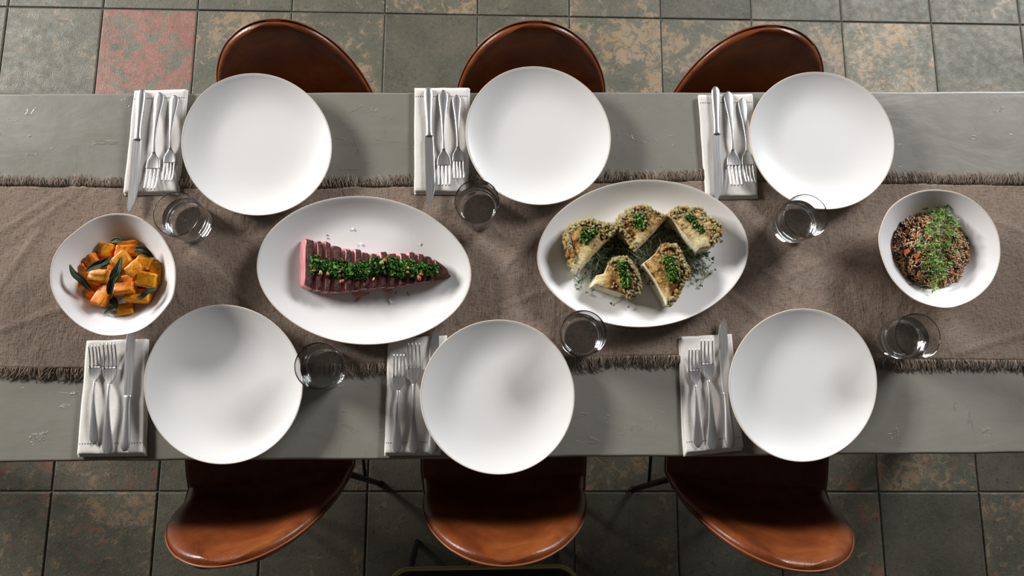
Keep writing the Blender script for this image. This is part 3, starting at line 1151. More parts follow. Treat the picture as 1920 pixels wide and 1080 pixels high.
def make_chair():
    root = empty('dining_chair')
    rows, ws, us, qs, tot = chair_shell()
    nv, nu = len(rows), len(qs)
    TF, TB = .0175, .012

    def padded(i):
        """closed ring round the padding at row i"""
        fr, bk = [], []
        for k in range(nu):
            a, b = rows[max(i - 1, 0)][k], rows[min(i + 1, nv - 1)][k]
            c, d = rows[i][max(k - 1, 0)], rows[i][min(k + 1, nu - 1)]
            nrm = (d - c).cross(b - a)
            nrm = nrm.normalized() if nrm.length > 1e-9 else Vector((0, 1, 0))
            dist = min(ws[i] * (1 - abs(qs[k])), (1 - us[i]) * tot, us[i] * tot)
            t = min(1.0, dist / .026)
            t = math.sqrt(max(0.0, 1 - (1 - t) ** 2))
            fr.append(rows[i][k] + nrm * (TF * t))
            bk.append(rows[i][k] - nrm * (TB * t))
        return fr + bk[-2:0:-1]
    rings = [padded(i) for i in range(nv)]
    cut = next(i for i in range(nv) if us[i] > .50)
    for name, a, b in (('seat', 0, cut), ('backrest', cut, nv - 1)):
        v, f = loft(rings[a:b + 1], cap=False)
        me = mesh_from(name, v, f, M_LEATHER)
        fix_normals(me)
        link(name, me, root)
    edge = [rows[i][0] for i in range(nv)] + [rows[i][nu - 1] for i in range(nv - 1, -1, -1)]
    pts = []
    last = None
    for p in edge:
        if last is not None and (p - last).length < .004:
            continue
        last = p
        side = 1 if p.x > 0 else -1
        out = Vector((side * .3 if abs(p.x) > .1 else 0, -1.0, .1)) if p.z > .5 else Vector((side * .6, 0, -1))
        pts.append(p + out.normalized() * .006)
    v, f = tube(pts, .0022, 6)
    link('piping', mesh_from('piping', v, f, M_PIPING), root)
    for sx in (-1, 1):
        for sy in (1, -1):
            a = Vector((sx * .095, sy * .10 - .01, .440))
            b = Vector((sx * .165, sy * .195 - .015, .004))
            v, f = tube([a, a.lerp(b, .5), b], [.0085, .0085, .0075], 10)
            lg = link('leg', mesh_from('chair_leg', v, f, M_BLACK), root)
            v, f = tube([b + Vector((0, 0, -.004)), b + Vector((0, 0, .008))], .0095, 10)
            link('foot_cap', mesh_from('foot_cap', v, f, M_BLACK), lg)
        fa = Vector((sx * .095, .09, .440)).lerp(Vector((sx * .165, .18, .004)), .72)
        fb = Vector((sx * .095, -.11, .440)).lerp(Vector((sx * .165, -.21, .004)), .72)
        v, f = tube([fa, fb], .0045, 8)
        link('side_stretcher', mesh_from('side_stretcher', v, f, M_BLACK), root)
    v, f = loft([[(x, y, z) for x, y in ((-.11, -.12), (.11, -.12), (.11, .10), (-.11, .10))] for z in (.424, .436)])
    link('seat_frame', mesh_from('seat_frame', v, f, M_BLACK, False), root)
    return root


chair = make_chair()
chairs = [((512, 39), .772, PI + .03, 'brown leather shell chair at the upper left, behind the plate and napkin'),
          ((1003, 42), .772, PI, 'brown leather shell chair at the upper middle'),
          ((1449, 50), .772, PI - .02, 'brown leather shell chair at the upper right'),
          ((424, 1058), .772, .12, 'brown leather shell chair tucked in at the lower left'),
          ((951, 1058), .772, 0, 'brown leather shell chair tucked in at the lower middle'),
          ((1499, 1067), .772, -.12, 'brown leather shell chair tucked in at the lower right')]
for i, ((cx, cy), z, rz, lab) in enumerate(chairs):
    o = chair if i == 0 else copy_tree(chair)
    p = px(cx, cy, z)
    back = Matrix.Rotation(rz, 3, 'Z') @ Vector((0, -.251, 0))
    o.location = (p.x - back.x, p.y - back.y, 0.0)
    o.rotation_euler = (0, 0, rz)
    tag(o, lab, 'chair', 'leather dining chairs')

# low stool, of which only the rim shows at the bottom edge
p0, p1 = px(727, 1072, .44), px(1085, 1072, .44)
wst = (p1 - p0).length
stool = empty('stool', ((p0.x + p1.x) / 2, p0.y - .16, 0))
tag(stool, 'dark stool with an olive metal rim, cut off by the bottom edge', 'stool')


def rrect(w, h, r, n=8):
    out = []
    for cx, cy, a0 in ((w - r, h - r, 0), (-w + r, h - r, PI / 2), (-w + r, -h + r, PI), (w - r, -h + r, 1.5 * PI)):
        for k in range(n + 1):
            a = a0 + PI / 2 * k / n
            out.append((cx + r * math.cos(a), cy + r * math.sin(a)))
    return out


rr_ = rrect(wst / 2, .165, .05)
v, f = tube([(x, y, .44) for x, y in rr_], .0045, 8, True)
link('metal_rim', mesh_from('metal_rim', v, f, M_BRASS), stool)
v, f = loft([[(x * k, y * k, z) for x, y in rr_] for k, z in ((.95, .40), (.97, .405), (.97, .428), (.93, .434))])
link('seat', mesh_from('stool_seat', v, f, M_STOOL), stool)
for sx in (-1, 1):
    for sy in (-1, 1):
        v, f = tube([(sx * (wst / 2 - .04), sy * .13, .41), (sx * (wst / 2 - .02), sy * .145, .0)], .009, 8)
        link('leg', mesh_from('stool_leg', v, f, M_BLACK), stool)


# ------------------------------------------------------------------ food helpers
def flakes(mb, n, place, size, greens, r, cup=.35):
    """n small curled leaf flakes; place() gives (point, normal-ish up tilt)"""
    for _ in range(n):
        p = place()
        s = size * r.uniform(.55, 1.25)
        e = Euler((r.uniform(-.9, .9), r.uniform(-.9, .9), r.uniform(0, 6.28))).to_matrix()
        asp = r.uniform(.4, .9)
        k = r.uniform(-cup, cup)
        pts = [(-.5, -.15 * asp, 0), (0, -.5 * asp, k), (.5, -.1 * asp, 0), (.1, .5 * asp, k * .7), (-.3, .35 * asp, k), (0, 0, -k)]
        V = [Vector(p) + e @ (Vector(q) * s) for q in pts]
        c = r.choice(greens)
        g = r.uniform(.75, 1.25)
        mb.add(V, [(0, 1, 5), (1, 2, 5), (2, 3, 5), (3, 4, 5), (4, 0, 5)], 0, (c[0] * g, c[1] * g, c[2] * g))


HERBS = [(.045, .14, .016), (.085, .23, .028), (.020, .070, .010), (.18, .36, .06), (.010, .034, .008), (.10, .27, .035), (.05, .16, .018)]
BITS = [(.50, .20, .07), (.55, .30, .12), (.48, .12, .05), (.50, .32, .16)]


def lump(r, sx, sy, sz, src=ICO2, amp=.25, sc=1.6):
    sd = r.uniform(0, 99)
    return [Vector((p.x * sx, p.y * sy, p.z * sz)) * (1 + amp * nz(p, sc, sd)) for p in src[0]], src[1]


def herb_topping(name, label, group, blobs, r, n_per_m2, bits, flake=.0055):
    """blobs: (x, y, z, rx, ry, rz, yaw): mounds of chopped herbs"""
    mb = MB()
    o_at = Vector((blobs[0][0], blobs[0][1], blobs[0][2]))
    for (x, y, z, ax, ay, az, yaw) in blobs:
        R = Matrix.Rotation(yaw, 3, 'Z')
        v, f = lump(r, ax * .85, ay * .85, az * .75, ICO2, .3)
        mb.add([Vector((x, y, z)) - o_at + R @ p for p in v], f, 0, (.012, .040, .010))

        def place():
            while True:
                u, w = r.uniform(-1, 1), r.uniform(-1, 1)
                d = u * u + w * w
                if d < 1:
                    break
            q = R @ Vector((u * ax, w * ay, az * math.sqrt(1 - d) * r.uniform(.65, 1.12)))
            return Vector((x, y, z)) - o_at + q
        flakes(mb, int(n_per_m2 * .45 * ax * ay * PI), place, flake, HERBS, r)
        flakes(mb, int(n_per_m2 * .16 * ax * ay * PI), place, flake * 1.7, HERBS[:2] + HERBS[3:4] + HERBS[5:], r, .5)
    o = link(name, mb.mesh(name, M_HERB, False), None, o_at)
    tag(o, label, 'herbs', group, 'stuff')
    mb = MB()
    for (x, y, z, s) in bits:
        v, f = lump(r, s * 1.15, s * .75, s * .5, ICO1, .9, 2.2)
        R = Euler((r.uniform(-.5, .5), r.uniform(-.5, .5), r.uniform(0, 6))).to_matrix()
        mb.add([Vector((x, y, z)) - o_at + R @ p for p in v], f, 0, r.choice(BITS))
    if bits:
        b = link('chilli_bits', mb.mesh('chilli_bits', M_CHILLI), o)
        b['kind'] = 'stuff'
        b['label'] = 'orange chilli and garlic bits'
    return o


# ------------------------------------------------------------------ steak
SB = PB + .0062          # inside of the platter
rs = random.Random(21)
ST_TOP = [(569, 447), (580, 450), (600, 449), (613, 456), (625, 459), (650, 466), (670, 469), (685, 472), (700, 474), (716, 473), (745, 472), (765, 474), (783, 476), (797, 477), (812, 484), (826, 494), (838, 503), (844, 516)]
ST_BOT = [(569, 539), (590, 550), (610, 551), (625, 552), (640, 553), (660, 551), (680, 549), (700, 547), (720, 544), (740, 542), (760, 539), (780, 536), (800, 533), (820, 529), (836, 525), (844, 520)]
cuts = [570, 592, 607, 622, 644, 661, 678, 693, 709, 727, 746, 763, 779, 795, 812, 846]
THK = .026
ordinals = ['widest', 'second', 'third', 'fourth', 'fifth', 'sixth', 'seventh', 'eighth', 'ninth', 'tenth', 'eleventh', 'twelfth', 'thirteenth', 'fourteenth']


def steak_slice(idx, xa, xb, last=False):
    h = .027 * (1.0 - .012 * idx)
    ma = px((xa + xb) / 2, 505, SB + h)
    cols = 12 if last else 5
    n_h = 28
    rings = []
    lean = .021 if not last else .010
    sd = idx * 3.17
    jt, jb = (rs.uniform(-2.5, 2.5), rs.uniform(-2, 1.5)) if not last else (0, 0)
    for i in range(cols + 1):
        u = i / cols
        xx = xa + (xb - xa) * u
        A, B = px(xx, piece(ST_TOP, xx) + jt, SB + h * .8), px(xx, piece(ST_BOT, xx) - 2 + jb, SB + h * .4)
        mid, half = (A + B) / 2, (A - B) / 2
        hh = h * (1 - .60 * u ** 2.2) if last else h
        ring = []
        for k in range(n_h):
            a = 2 * PI * k / n_h
            ca, sa = math.cos(a), math.sin(a)
            cu = math.copysign(abs(ca) ** .42, ca)
            su = math.copysign(abs(sa) ** .42, sa)
            zz = .5 + .5 * su
            j1 = nz((k * .45, sd, 0), 1.0, 1)
            j2 = nz((k * .45, sd, u * 1.5), 1.3, 7)
            zt = hh * zz * (1 + .05 * j2)
            if su > .3:
                zt -= .0022 * (2 * u - 1) ** 4 * (0 if last else 1)
            p = mid + half * cu * (1 + .035 * j1 + (.03 * nz((u * 2, sd, 4), 1.0, 2) if abs(cu) > .8 else 0))
            bow = .0028 * (1 - cu * cu) * math.sin(sd) + .002 * j1
            ring.append(Vector((p.x + lean * (zt / h - .65) + bow, p.y, SB + zt)))
        rings.append(ring)
    org = Vector((ma.x, ma.y, SB))
    v, f = loft(rings, cap=False)
    v = [p - org for p in v]
    mi = []
    for i in range(cols):
        for k in range(n_h):
            sa = math.sin(2 * PI * (k + .5) / n_h)
            mi.append(1 if -.9 < sa < .35 and not last else 0)
            if last and -.9 < sa < -.05:
                mi[-1] = 1
    for end, R in ((0, rings[0]), (1, rings[-1])):
        base = len(v)
        cpt = sum(R, Vector()) / n_h
        dx = -.0006 if end == 0 else .0006
        for p in R:
            v.append(cpt.lerp(p, .90) - org + Vector((dx, 0, 0)))
        for p in R:
            q = cpt.lerp(p, .5)
            v.append(q - org + Vector((dx * 2 + .0012 * nz(q, 120, sd), 0, 0)))
        v.append(cpt - org + Vector((dx * 2, 0, 0)))
        o0 = 0 if end == 0 else cols * n_h
        for k in range(n_h):
            j = (k + 1) % n_h
            for q in ((o0 + k, base + k, base + j, o0 + j), (base + k, base + n_h + k, base + n_h + j, base + j), (base + n_h + k, base + 2 * n_h, base + n_h + j)):
                f.append(q if end == 0 else tuple(reversed(q)))
                mi.append(0 if (last and end) else 1)
    me = mesh_from('steak_slice', v, f, [M_CRUST, M_PINK], True, mi)
    fix_normals(me)
    return me, org


N = len(cuts) - 1
for i in range(N):
    me, org = steak_slice(i, cuts[i] + (1.0 if i else 0), cuts[i] + (.66 if i < N - 1 else 1.0) * (cuts[i + 1] - cuts[i]), last=(i == N - 1))
    o = link('steak_slice', me, None, org)
    lab = ('broad end slice of steak with a pink cut face towards the squash' if i == 0 else
           'pointed dark crusted tip of the sliced steak' if i == N - 1 else
           'pink-centred seared steak slice, %s counted from the broad end' % ordinals[i])
    tag(o, lab, 'steak slice', 'slices of the seared steak')

blobs = []
bx = 590
while bx < 812:
    cy = 502 + 4 * math.sin(bx * .05) + rs.uniform(-3, 3) + (4 if bx > 700 else 0) * .6
    p = px(bx, cy, SB + THK)
    ry_ = (19 if bx < 790 else 14) * rs.uniform(.75, 1.15)
    blobs.append((p.x, p.y, SB + THK - .003, rs.uniform(.008, .0125), ry_ / 1000, rs.uniform(.005, .012), rs.uniform(-.5, .5)))
    bx += 13
bits = []
for xx, yy, s in [(601, 512, .0048), (614, 513, .004), (640, 527, .0058), (717, 494, .006), (722, 488, .004), (762, 502, .0055), (764, 510, .004), (786, 521, .005), (700, 523, .004), (636, 509, .0035), (694, 488, .003), (790, 514, .0035), (588, 507, .0035)]:
    p = px(xx, yy, SB + THK + .008)
    bits.append((p.x, p.y, SB + THK + .0065, s))
herb_topping('herb_topping', 'strip of chopped green herb sauce along the steak', 'herb sauce', blobs, rs, 330000, bits)

# juice, salt and pepper on the steak platter
def puddle(pts, z, h=.0005):
    P = spline([tuple(px(a, b, z)) for a, b in pts], 5, True)
    c = np.mean(P, axis=0)
    inner = [tuple(c + (np.array(p) - c) * .85 + np.array([0, 0, h])) for p in P]
    outer = [tuple(p) for p in P]
    n = len(P)
    v = outer + inner + [tuple(c + np.array([0, 0, h * 1.2]))]
    f = []
    for k in range(n):
        j = (k + 1) % n
        f += [(k, j, n + j, n + k), (n + k, n + j, 2 * n)]
    return mesh_from('meat_juice', v, f, M_JUICE)


jz = SB - .0003
jz2 = SB + .0001
tag(link('meat_juice', puddle([(662, 548), (690, 548), (692, 552), (682, 556), (674, 563), (668, 566), (664, 565), (668, 558), (662, 555)], jz2)), 'larger smear of pink meat juice below the steak', 'meat juice', 'smears of juice')
tag(link('meat_juice', puddle([(716, 542), (734, 542), (735, 551), (728, 557), (722, 552)], jz2)), 'smaller smear of pink meat juice below the steak', 'meat juice', 'smears of juice')


def plat_z(xx, yy, dish_, outline_scale=1.0):
    return SB


def crystal(r, s):
    return [Vector((a * s * r.uniform(.6, 1.2), b * s * r.uniform(.6, 1.2), max(0, c) * s * r.uniform(.5, .9))) for a in (-1, 1) for b in (-1, 1) for c in (-1, 1)], \
        [(0, 1, 3, 2), (4, 6, 7, 5), (0, 4, 5, 1), (2, 3, 7, 6), (0, 2, 6, 4), (1, 5, 7, 3)]


for xx, yy in [(734, 567), (825, 480), (828, 477), (661, 430), (527, 466), (676, 458), (805, 452), (789, 458), (821, 483), (731, 563)]:
    v, f = crystal(rs, .0021)
    p = px(xx, yy, SB)
    tag(link('salt_flake', mesh_from('salt_flake', v, f, M_SALT, False), None, (p.x, p.y, SB + .0002)), 'white salt flake scattered on the steak platter', 'salt flake', 'salt flakes')
for xx, yy in [(614, 441), (615, 447), (743, 547), (764, 549), (766, 553), (742, 550)]:
    v, f = crystal(rs, .0011)
    p = px(xx, yy, SB)
    tag(link('pepper_speck', mesh_from('pepper_speck', v, f, M_PEPPER, False), None, (p.x, p.y, SB + .0001)), 'dark pepper speck on the steak platter', 'pepper', 'pepper specks')

# ------------------------------------------------------------------ cauliflower
rc = random.Random(33)


def floret_mesh(sd, sub):
    v = []
    for p in ICO2[0]:
        d = 1 + .55 * nz(p, 1.9, sd) + .30 * abs(nz(p, 4.2, sd + 4))
        v.append(p * d)
    return mesh_from('floret', v, ICO2[1], M_FLORET)


FLORETS = [floret_mesh(k * 3.7, 3) for k in range(6)]


def inside(pt, poly):
    x, y = pt
    c = False
    j = len(poly) - 1
    for i in range(len(poly)):
        xi, yi, xj, yj = poly[i][0], poly[i][1], poly[j][0], poly[j][1]
        if (yi > y) != (yj > y) and x < (xj - xi) * (y - yi) / (yj - yi) + xi:
            c = not c
        j = i
    return c


def wedge(label, outline, kinds, h, stem_at, seed, topdark, tilt=0.0):
    """outline: photograph points of the upper face; kinds[i] = 'f' floret edge, 'c' clean cut edge for the edge that starts at point i"""
    pts = [px(a, b, SB + h) for a, b in zoomed(outline, 1000, 320, 3.483)]
    st = px(*zoomed([stem_at], 1000, 320, 3.483)[0], SB + h)
    cen = sum(pts, Vector()) / len(pts)
    per = []
    isf = []
    n = len(pts)
    for i in range(n):
        a, b = pts[i], pts[(i + 1) % n]
        k = max(2, int((b - a).length / .0030))
        for q in range(k):
            per.append(a.lerp(b, q / k))
            isf.append(1.0 if kinds[i] == 'f' else 0.0)
    m_ = len(per)
    cutp = [p for p, q in zip(per, isf) if q < .5]
    fl = np.array(isf)
    for _ in range(3):
        fl = (np.roll(fl, 1) + fl * 2 + np.roll(fl, -1)) / 4
    o_at = Vector((cen.x, cen.y, SB))
    mb_v, mb_c, f = [], [], []
    rings_t = 11
    # top face, from centre out
    for rI in range(1, rings_t + 1):
        t = rI / rings_t
        for k in range(m_):
            p = cen.lerp(per[k], t)
            d_st = (p - st).length
            bump = .0026 * nz(p, 70, seed) + .0016 * nz(p, 160, seed + 2)
            zz = h - .0035 * t ** 6 + bump * (.4 + .8 * fl[k]) - .004 * fl[k] * t ** 3
            mb_v.append(Vector((p.x - o_at.x, p.y - o_at.y, zz)))
            cr = topdark * .55 + .55 * fl[k] * max(0, t - .35) + .10 * (t > .93)
            cr *= min(1.2, .35 + d_st / .035)
            mb_c.append((cr, max(0, .40 - d_st / .03) * .6, 0))
    side = 7
    for rI in range(1, side + 1):
        t = rI / side
        for k in range(m_):
            p = per[k]
            out = (p - cen)
            out.z = 0
            out.normalize()
            off = (.005 * t if fl[k] < .5 else .006 * math.sin(t * PI) - .008 * t)
            bump = (.0030 * fl[k] + .0008) * nz((p.x, p.y, t * .03), 90, seed + 5)
            q = p + out * (off + bump)
            mb_v.append(Vector((q.x - o_at.x, q.y - o_at.y, (h - .0035) * (1 - t) + .0004)))
            mb_c.append((.45 * fl[k], (1 - fl[k]) * (.65 if .02 < t < .98 else .2), 0))
    tot = rings_t + side
    for rI in range(tot - 1):
        for k in range(m_):
            j = (k + 1) % m_
            f.append((rI * m_ + k, (rI + 1) * m_ + k, (rI + 1) * m_ + j, rI * m_ + j))
    mb_v.append(Vector((0, 0, h)))
    mb_c.append((topdark * .5, 0, 0))
    c0 = len(mb_v) - 1
    for k in range(m_):
        f.append((c0, k, (k + 1) % m_))
    f.append(tuple((tot - 1) * m_ + k for k in range(m_ - 1, -1, -1)))
    me = mesh_from('cauliflower_wedge', mb_v, f, M_CAULI)
    at = me.color_attributes.new('Col', 'FLOAT_COLOR', 'POINT')
    a = np.ones((len(mb_v), 4), dtype=np.float32)
    a[:, :3] = np.array(mb_c)
    at.data.foreach_set('color', a.ravel())
    fix_normals(me)
    o = link('cauliflower_wedge', me, None, o_at)
    tag(o, label, 'cauliflower', 'roasted cauliflower wedges')
    # florets: knobbly heads along the outer rim, in three tiers, and a scatter on the top near it
    kk = [k for k in range(m_) if fl[k] > .6]
    pos = []
    far = max((p - st).length for p in per)
    for k in kk[::2]:
        out = (per[k] - cen)
        out.z = 0
        out.normalize()
        for zf, inn, s in ((.93, .0050, .0042), (.72, .0005, .0052), (.48, .0005, .0058), (.22, .0030, .0056)):
            if rc.random() < .88:
                p = per[k] - out * (inn + rc.uniform(-.0015, .002))
                pos.append((p.x - o_at.x + rc.uniform(-.001, .001), p.y - o_at.y + rc.uniform(-.001, .001), h * zf + rc.uniform(-.0015, .0015), s * rc.uniform(.7, 1.15)))
    # smaller heads over the upper face, dense towards the rim and gone near the stalk
    poly = [(p.x, p.y) for p in per]
    xs, ys = [p[0] for p in poly], [p[1] for p in poly]
    got = []
    for _ in range(2200):
        x, y = rc.uniform(min(xs), max(xs)), rc.uniform(min(ys), max(ys))
        if not inside((x, y), poly):
            continue
        d = (Vector((x, y, st.z)) - st).length / far
        if d < .36 or rc.random() > (d - .22) * 1.7:
            continue
        if min([(x - p.x) ** 2 + (y - p.y) ** 2 for p in cutp] or [1]) < .006 ** 2:
            continue
        sz = rc.uniform(.0021, .0042)
        if any((x - gx) ** 2 + (y - gy) ** 2 < (.78 * (sz + gs)) ** 2 for gx, gy, gs in got):
            continue
        got.append((x, y, sz))
        pos.append((x - o_at.x, y - o_at.y, h - .0030 + rc.uniform(-.0007, .0007), sz))
    for (x, y, z, s) in pos:
        fo = link('floret', rc.choice(FLORETS), o, (x, y, z), (rc.uniform(0, 6), rc.uniform(0, 6), rc.uniform(0, 6)), (s * rc.uniform(.75, 1.3), s * rc.uniform(.75, 1.3), s * rc.uniform(.6, 1.0)))
        fo.color = (rc.uniform(-.16, .16) + .03 + .10 * topdark + .75 * nz((x + o_at.x, y + o_at.y, 0), 38, seed), 0, 0, 1)
    return o


wedge('cauliflower wedge at the far left of its platter, pale stem pointing down', [(205, 450), (213, 400), (260, 350), (330, 322), (380, 308), (440, 333), (500, 343), (550, 372), (480, 448), (405, 520), (330, 610), (300, 650), (255, 612), (236, 530)],
      'ffffffffccccff'[:14], .040, (300, 610), 1.1, .60)
wedge('cauliflower wedge at the top middle of its platter, beside the leftmost one', [(548, 335), (580, 285), (620, 278), (650, 238), (700, 223), (760, 233), (800, 263), (850, 285), (882, 292), (830, 345), (765, 415), (700, 480), (672, 505), (615, 440), (560, 385)],
      'ffffffffccccfff', .042, (680, 480), 2.2, .75)
wedge('cauliflower wedge at the upper right of its platter, broad white cut face', [(895, 290), (905, 263), (960, 238), (1040, 236), (1100, 240), (1122, 275), (1108, 305), (1180, 308), (1232, 352), (1226, 400), (1200, 450), (1165, 495), (1085, 512), (1010, 430), (945, 350)],
      'fffffffffffcccc', .044, (1080, 490), 3.3, .55)
wedge('cauliflower wedge at the lower middle of its platter, browned stem to the left', [(500, 600), (530, 568), (575, 558), (625, 570), (668, 622), (692, 685), (710, 735), (695, 795), (652, 822), (590, 800), (500, 772), (395, 742), (418, 680), (470, 668)],
      'fffffffffcccccc'[:14], .036, (420, 715), 4.4, .85)
wedge('cauliflower wedge at the lower right of its platter, pointed stem end down', [(820, 520), (840, 490), (882, 473), (932, 488), (972, 530), (1002, 600), (1027, 650), (1002, 705), (972, 765), (932, 830), (880, 868), (842, 790), (795, 700), (728, 602), (770, 572)],
      'ffffffffffcccc' + 'c', .040, (880, 850), 5.5, .80)


def dollop(label, spots, seed):
    r = random.Random(seed)
    bl, bits = [], []
    for (zx, zy, ax, ay, yaw) in spots:
        X, Y = 1000 + zx / 3.483, 320 + zy / 3.483
        z = SB + .041
        p = px(X, Y, z)
        bl.append((p.x, p.y, z - .001, ax, ay, .008, yaw))
        for _ in range(2):
            a = r.uniform(0, 6.28)
            bits.append((p.x + ax * .6 * math.cos(a), p.y + ay * .6 * math.sin(a), z + .0055, r.uniform(.0022, .0038)))
    herb_topping('herb_topping', label, 'herb sauce', bl, r, 420000, bits, .0045)


dollop('green herb sauce on the leftmost cauliflower wedge', [(345, 425, .012, .016, .4), (400, 400, .008, .009, 0)], 1)
dollop('green herb sauce on the top middle cauliflower wedge', [(697, 325, .015, .015, 0), (705, 365, .010, .010, 0)], 2)
dollop('green herb sauce on the upper right cauliflower wedge', [(1020, 308, .011, .012, 0), (1060, 350, .009, .009, .3), (1090, 385, .009, .010, .2)], 3)
dollop('green herb sauce on the lower middle cauliflower wedge', [(580, 620, .010, .012, 0), (595, 670, .011, .014, 0), (610, 735, .010, .012, 0)], 4)
dollop('green herb sauce on the lower right cauliflower wedge', [(885, 590, .013, .011, 0), (905, 640, .013, .013, 0), (915, 695, .012, .012, 0)], 5)


# ------------------------------------------------------------------ microgreens
def sprigs(mb, r, n, place, length, greens, leaf, flat=.5):
    for _ in range(n):
        p = place()
        a = r.uniform(0, 6.28)
        L = length * r.uniform(.6, 1.3)
        el = r.uniform(.1, 1.0) * flat
        d = Vector((math.cos(a), math.sin(a), 0))
        s = Vector((-d.y, d.x, 0)) * r.uniform(-.5, .5)
        pts = [p + d * (L * t) + s * (L * t * t) + Vector((0, 0, L * el * math.sin(t * 2.2))) for t in (0, .35, .7, 1.0)]
        st = r.choice(((.22, .30, .10), (.30, .34, .17), (.14, .20, .07)))
        v, f = tube(pts, [.0006, .0006, .0005, .0004], 3)
        mb.add(v, f, 0, st)
        c = r.choice(greens)
        for side in (-1, 1):
            tip = pts[-1]
            b = (d + Vector((-d.y, d.x, 0)) * side * r.uniform(.5, 1.0) + Vector((0, 0, r.uniform(-.3, .5)))).normalized()
            w = b.cross(Vector((0, 0, 1)))
            if w.length < 1e-3:
                continue
            w.normalize()
            l = leaf * r.uniform(.6, 1.25)
            q = [tip, tip + b * l * .4 + w * l * .28 + Vector((0, 0, l * .1)), tip + b * l, tip + b * l * .4 - w * l * .28 + Vector((0, 0, l * .1)), tip + b * l * .5 - Vector((0, 0, l * .05))]
            g = r.uniform(.75, 1.25)
            mb.add(q, [(0, 1, 4), (1, 2, 4), (2, 3, 4), (3, 0, 4)], 0, tuple(k * g for k in c))


rg = random.Random(44)
mb = MB()
DG = [(.022, .048, .014), (.040, .075, .022), (.018, .030, .014), (.050, .085, .030), (.040, .026, .022)]
beds = [(500, 560, 110, 70), (640, 560, 90, 80), (780, 470, 110, 80), (760, 600, 60, 130), (420, 600, 80, 60), (930, 430, 70, 70), (1040, 560, 60, 60), (560, 480, 80, 80)]
for (zx, zy, ax, ay) in beds:
    def pl(zx=zx, zy=zy, ax=ax, ay=ay):
        a, q = rg.uniform(0, 6.28), math.sqrt(rg.random())
        p = px(1000 + (zx + ax * q * math.cos(a)) / 3.483, 320 + (zy + ay * q * math.sin(a)) / 3.483, SB)
        return Vector((p.x, p.y, SB + rg.uniform(.001, .016)))
    sprigs(mb, rg, 62, pl, .018, DG, .0075, .5)
for (zx, zy, ax, ay, n) in [(300, 700, 60, 30, 14), (1080, 620, 60, 60, 22), (1110, 690, 40, 20, 8), (1030, 570, 40, 50, 16), (570, 820, 60, 8, 4), (250, 685, 25, 10, 3), (1190, 440, 10, 5, 2)]:
    def pl(zx=zx, zy=zy, ax=ax, ay=ay):
        p = px(1000 + (zx + ax * rg.uniform(-1, 1)) / 3.483, 320 + (zy + ay * rg.uniform(-1, 1)) / 3.483, SB)
        return Vector((p.x, p.y, SB + rg.uniform(.001, .004)))
    sprigs(mb, rg, n, pl, .018, [(.06, .09, .03), (.04, .05, .03), (.10, .14, .05)], .0055, .25)
o_at = px(1000 + 720 / 3.483, 320 + 560 / 3.483, SB)
mb.v = [tuple(Vector(p) - o_at) for p in mb.v]
tag(link('microgreens', mb.mesh('microgreens', M_GREEN, False), None, o_at), 'dark microgreens bedded between the cauliflower wedges', 'microgreens', None, 'stuff')

# ------------------------------------------------------------------ squash bowl
rq = random.Random(55)
SQ = (lambda a, b: (80 + a / 4.319, 390 + b / 4.319))
BB = PB + .0066
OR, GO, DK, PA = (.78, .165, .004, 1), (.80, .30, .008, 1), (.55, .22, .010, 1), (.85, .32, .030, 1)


def chunk_mesh(w, l, h, r, taper):
    bm = bmesh.new()
    bmesh.ops.create_cube(bm, size=1.0)
    for vtx in bm.verts:
        k = 1 - taper if vtx.co.z > 0 else 1.0
        vtx.co = Vector((vtx.co.x * w * k * r.uniform(.78, 1.14), vtx.co.y * l * k * r.uniform(.78, 1.14), vtx.co.z * h * r.uniform(.85, 1.1)))
    bmesh.ops.bevel(bm, geom=bm.edges[:] , offset=min(w, l, h) * .17, segments=2, affect='EDGES', profile=.6)
    bmesh.ops.subdivide_edges(bm, edges=[e for e in bm.edges if e.calc_length() > .010], cuts=2, use_grid_fill=True)
    for vtx in bm.verts:
        sd = w * 900
        vtx.co += vtx.co.normalized() * (.0022 * nz(vtx.co, 70, sd) + .0010 * nz(vtx.co, 210, sd))
    bmesh.ops.recalc_face_normals(bm, faces=bm.faces)
    me = bpy.data.meshes.new('squash_chunk')
    bm.to_mesh(me)
    bm.free()
    me.materials.append(M_SQUASH)
    me.polygons.foreach_set('use_smooth', [True] * len(me.polygons))
    return me


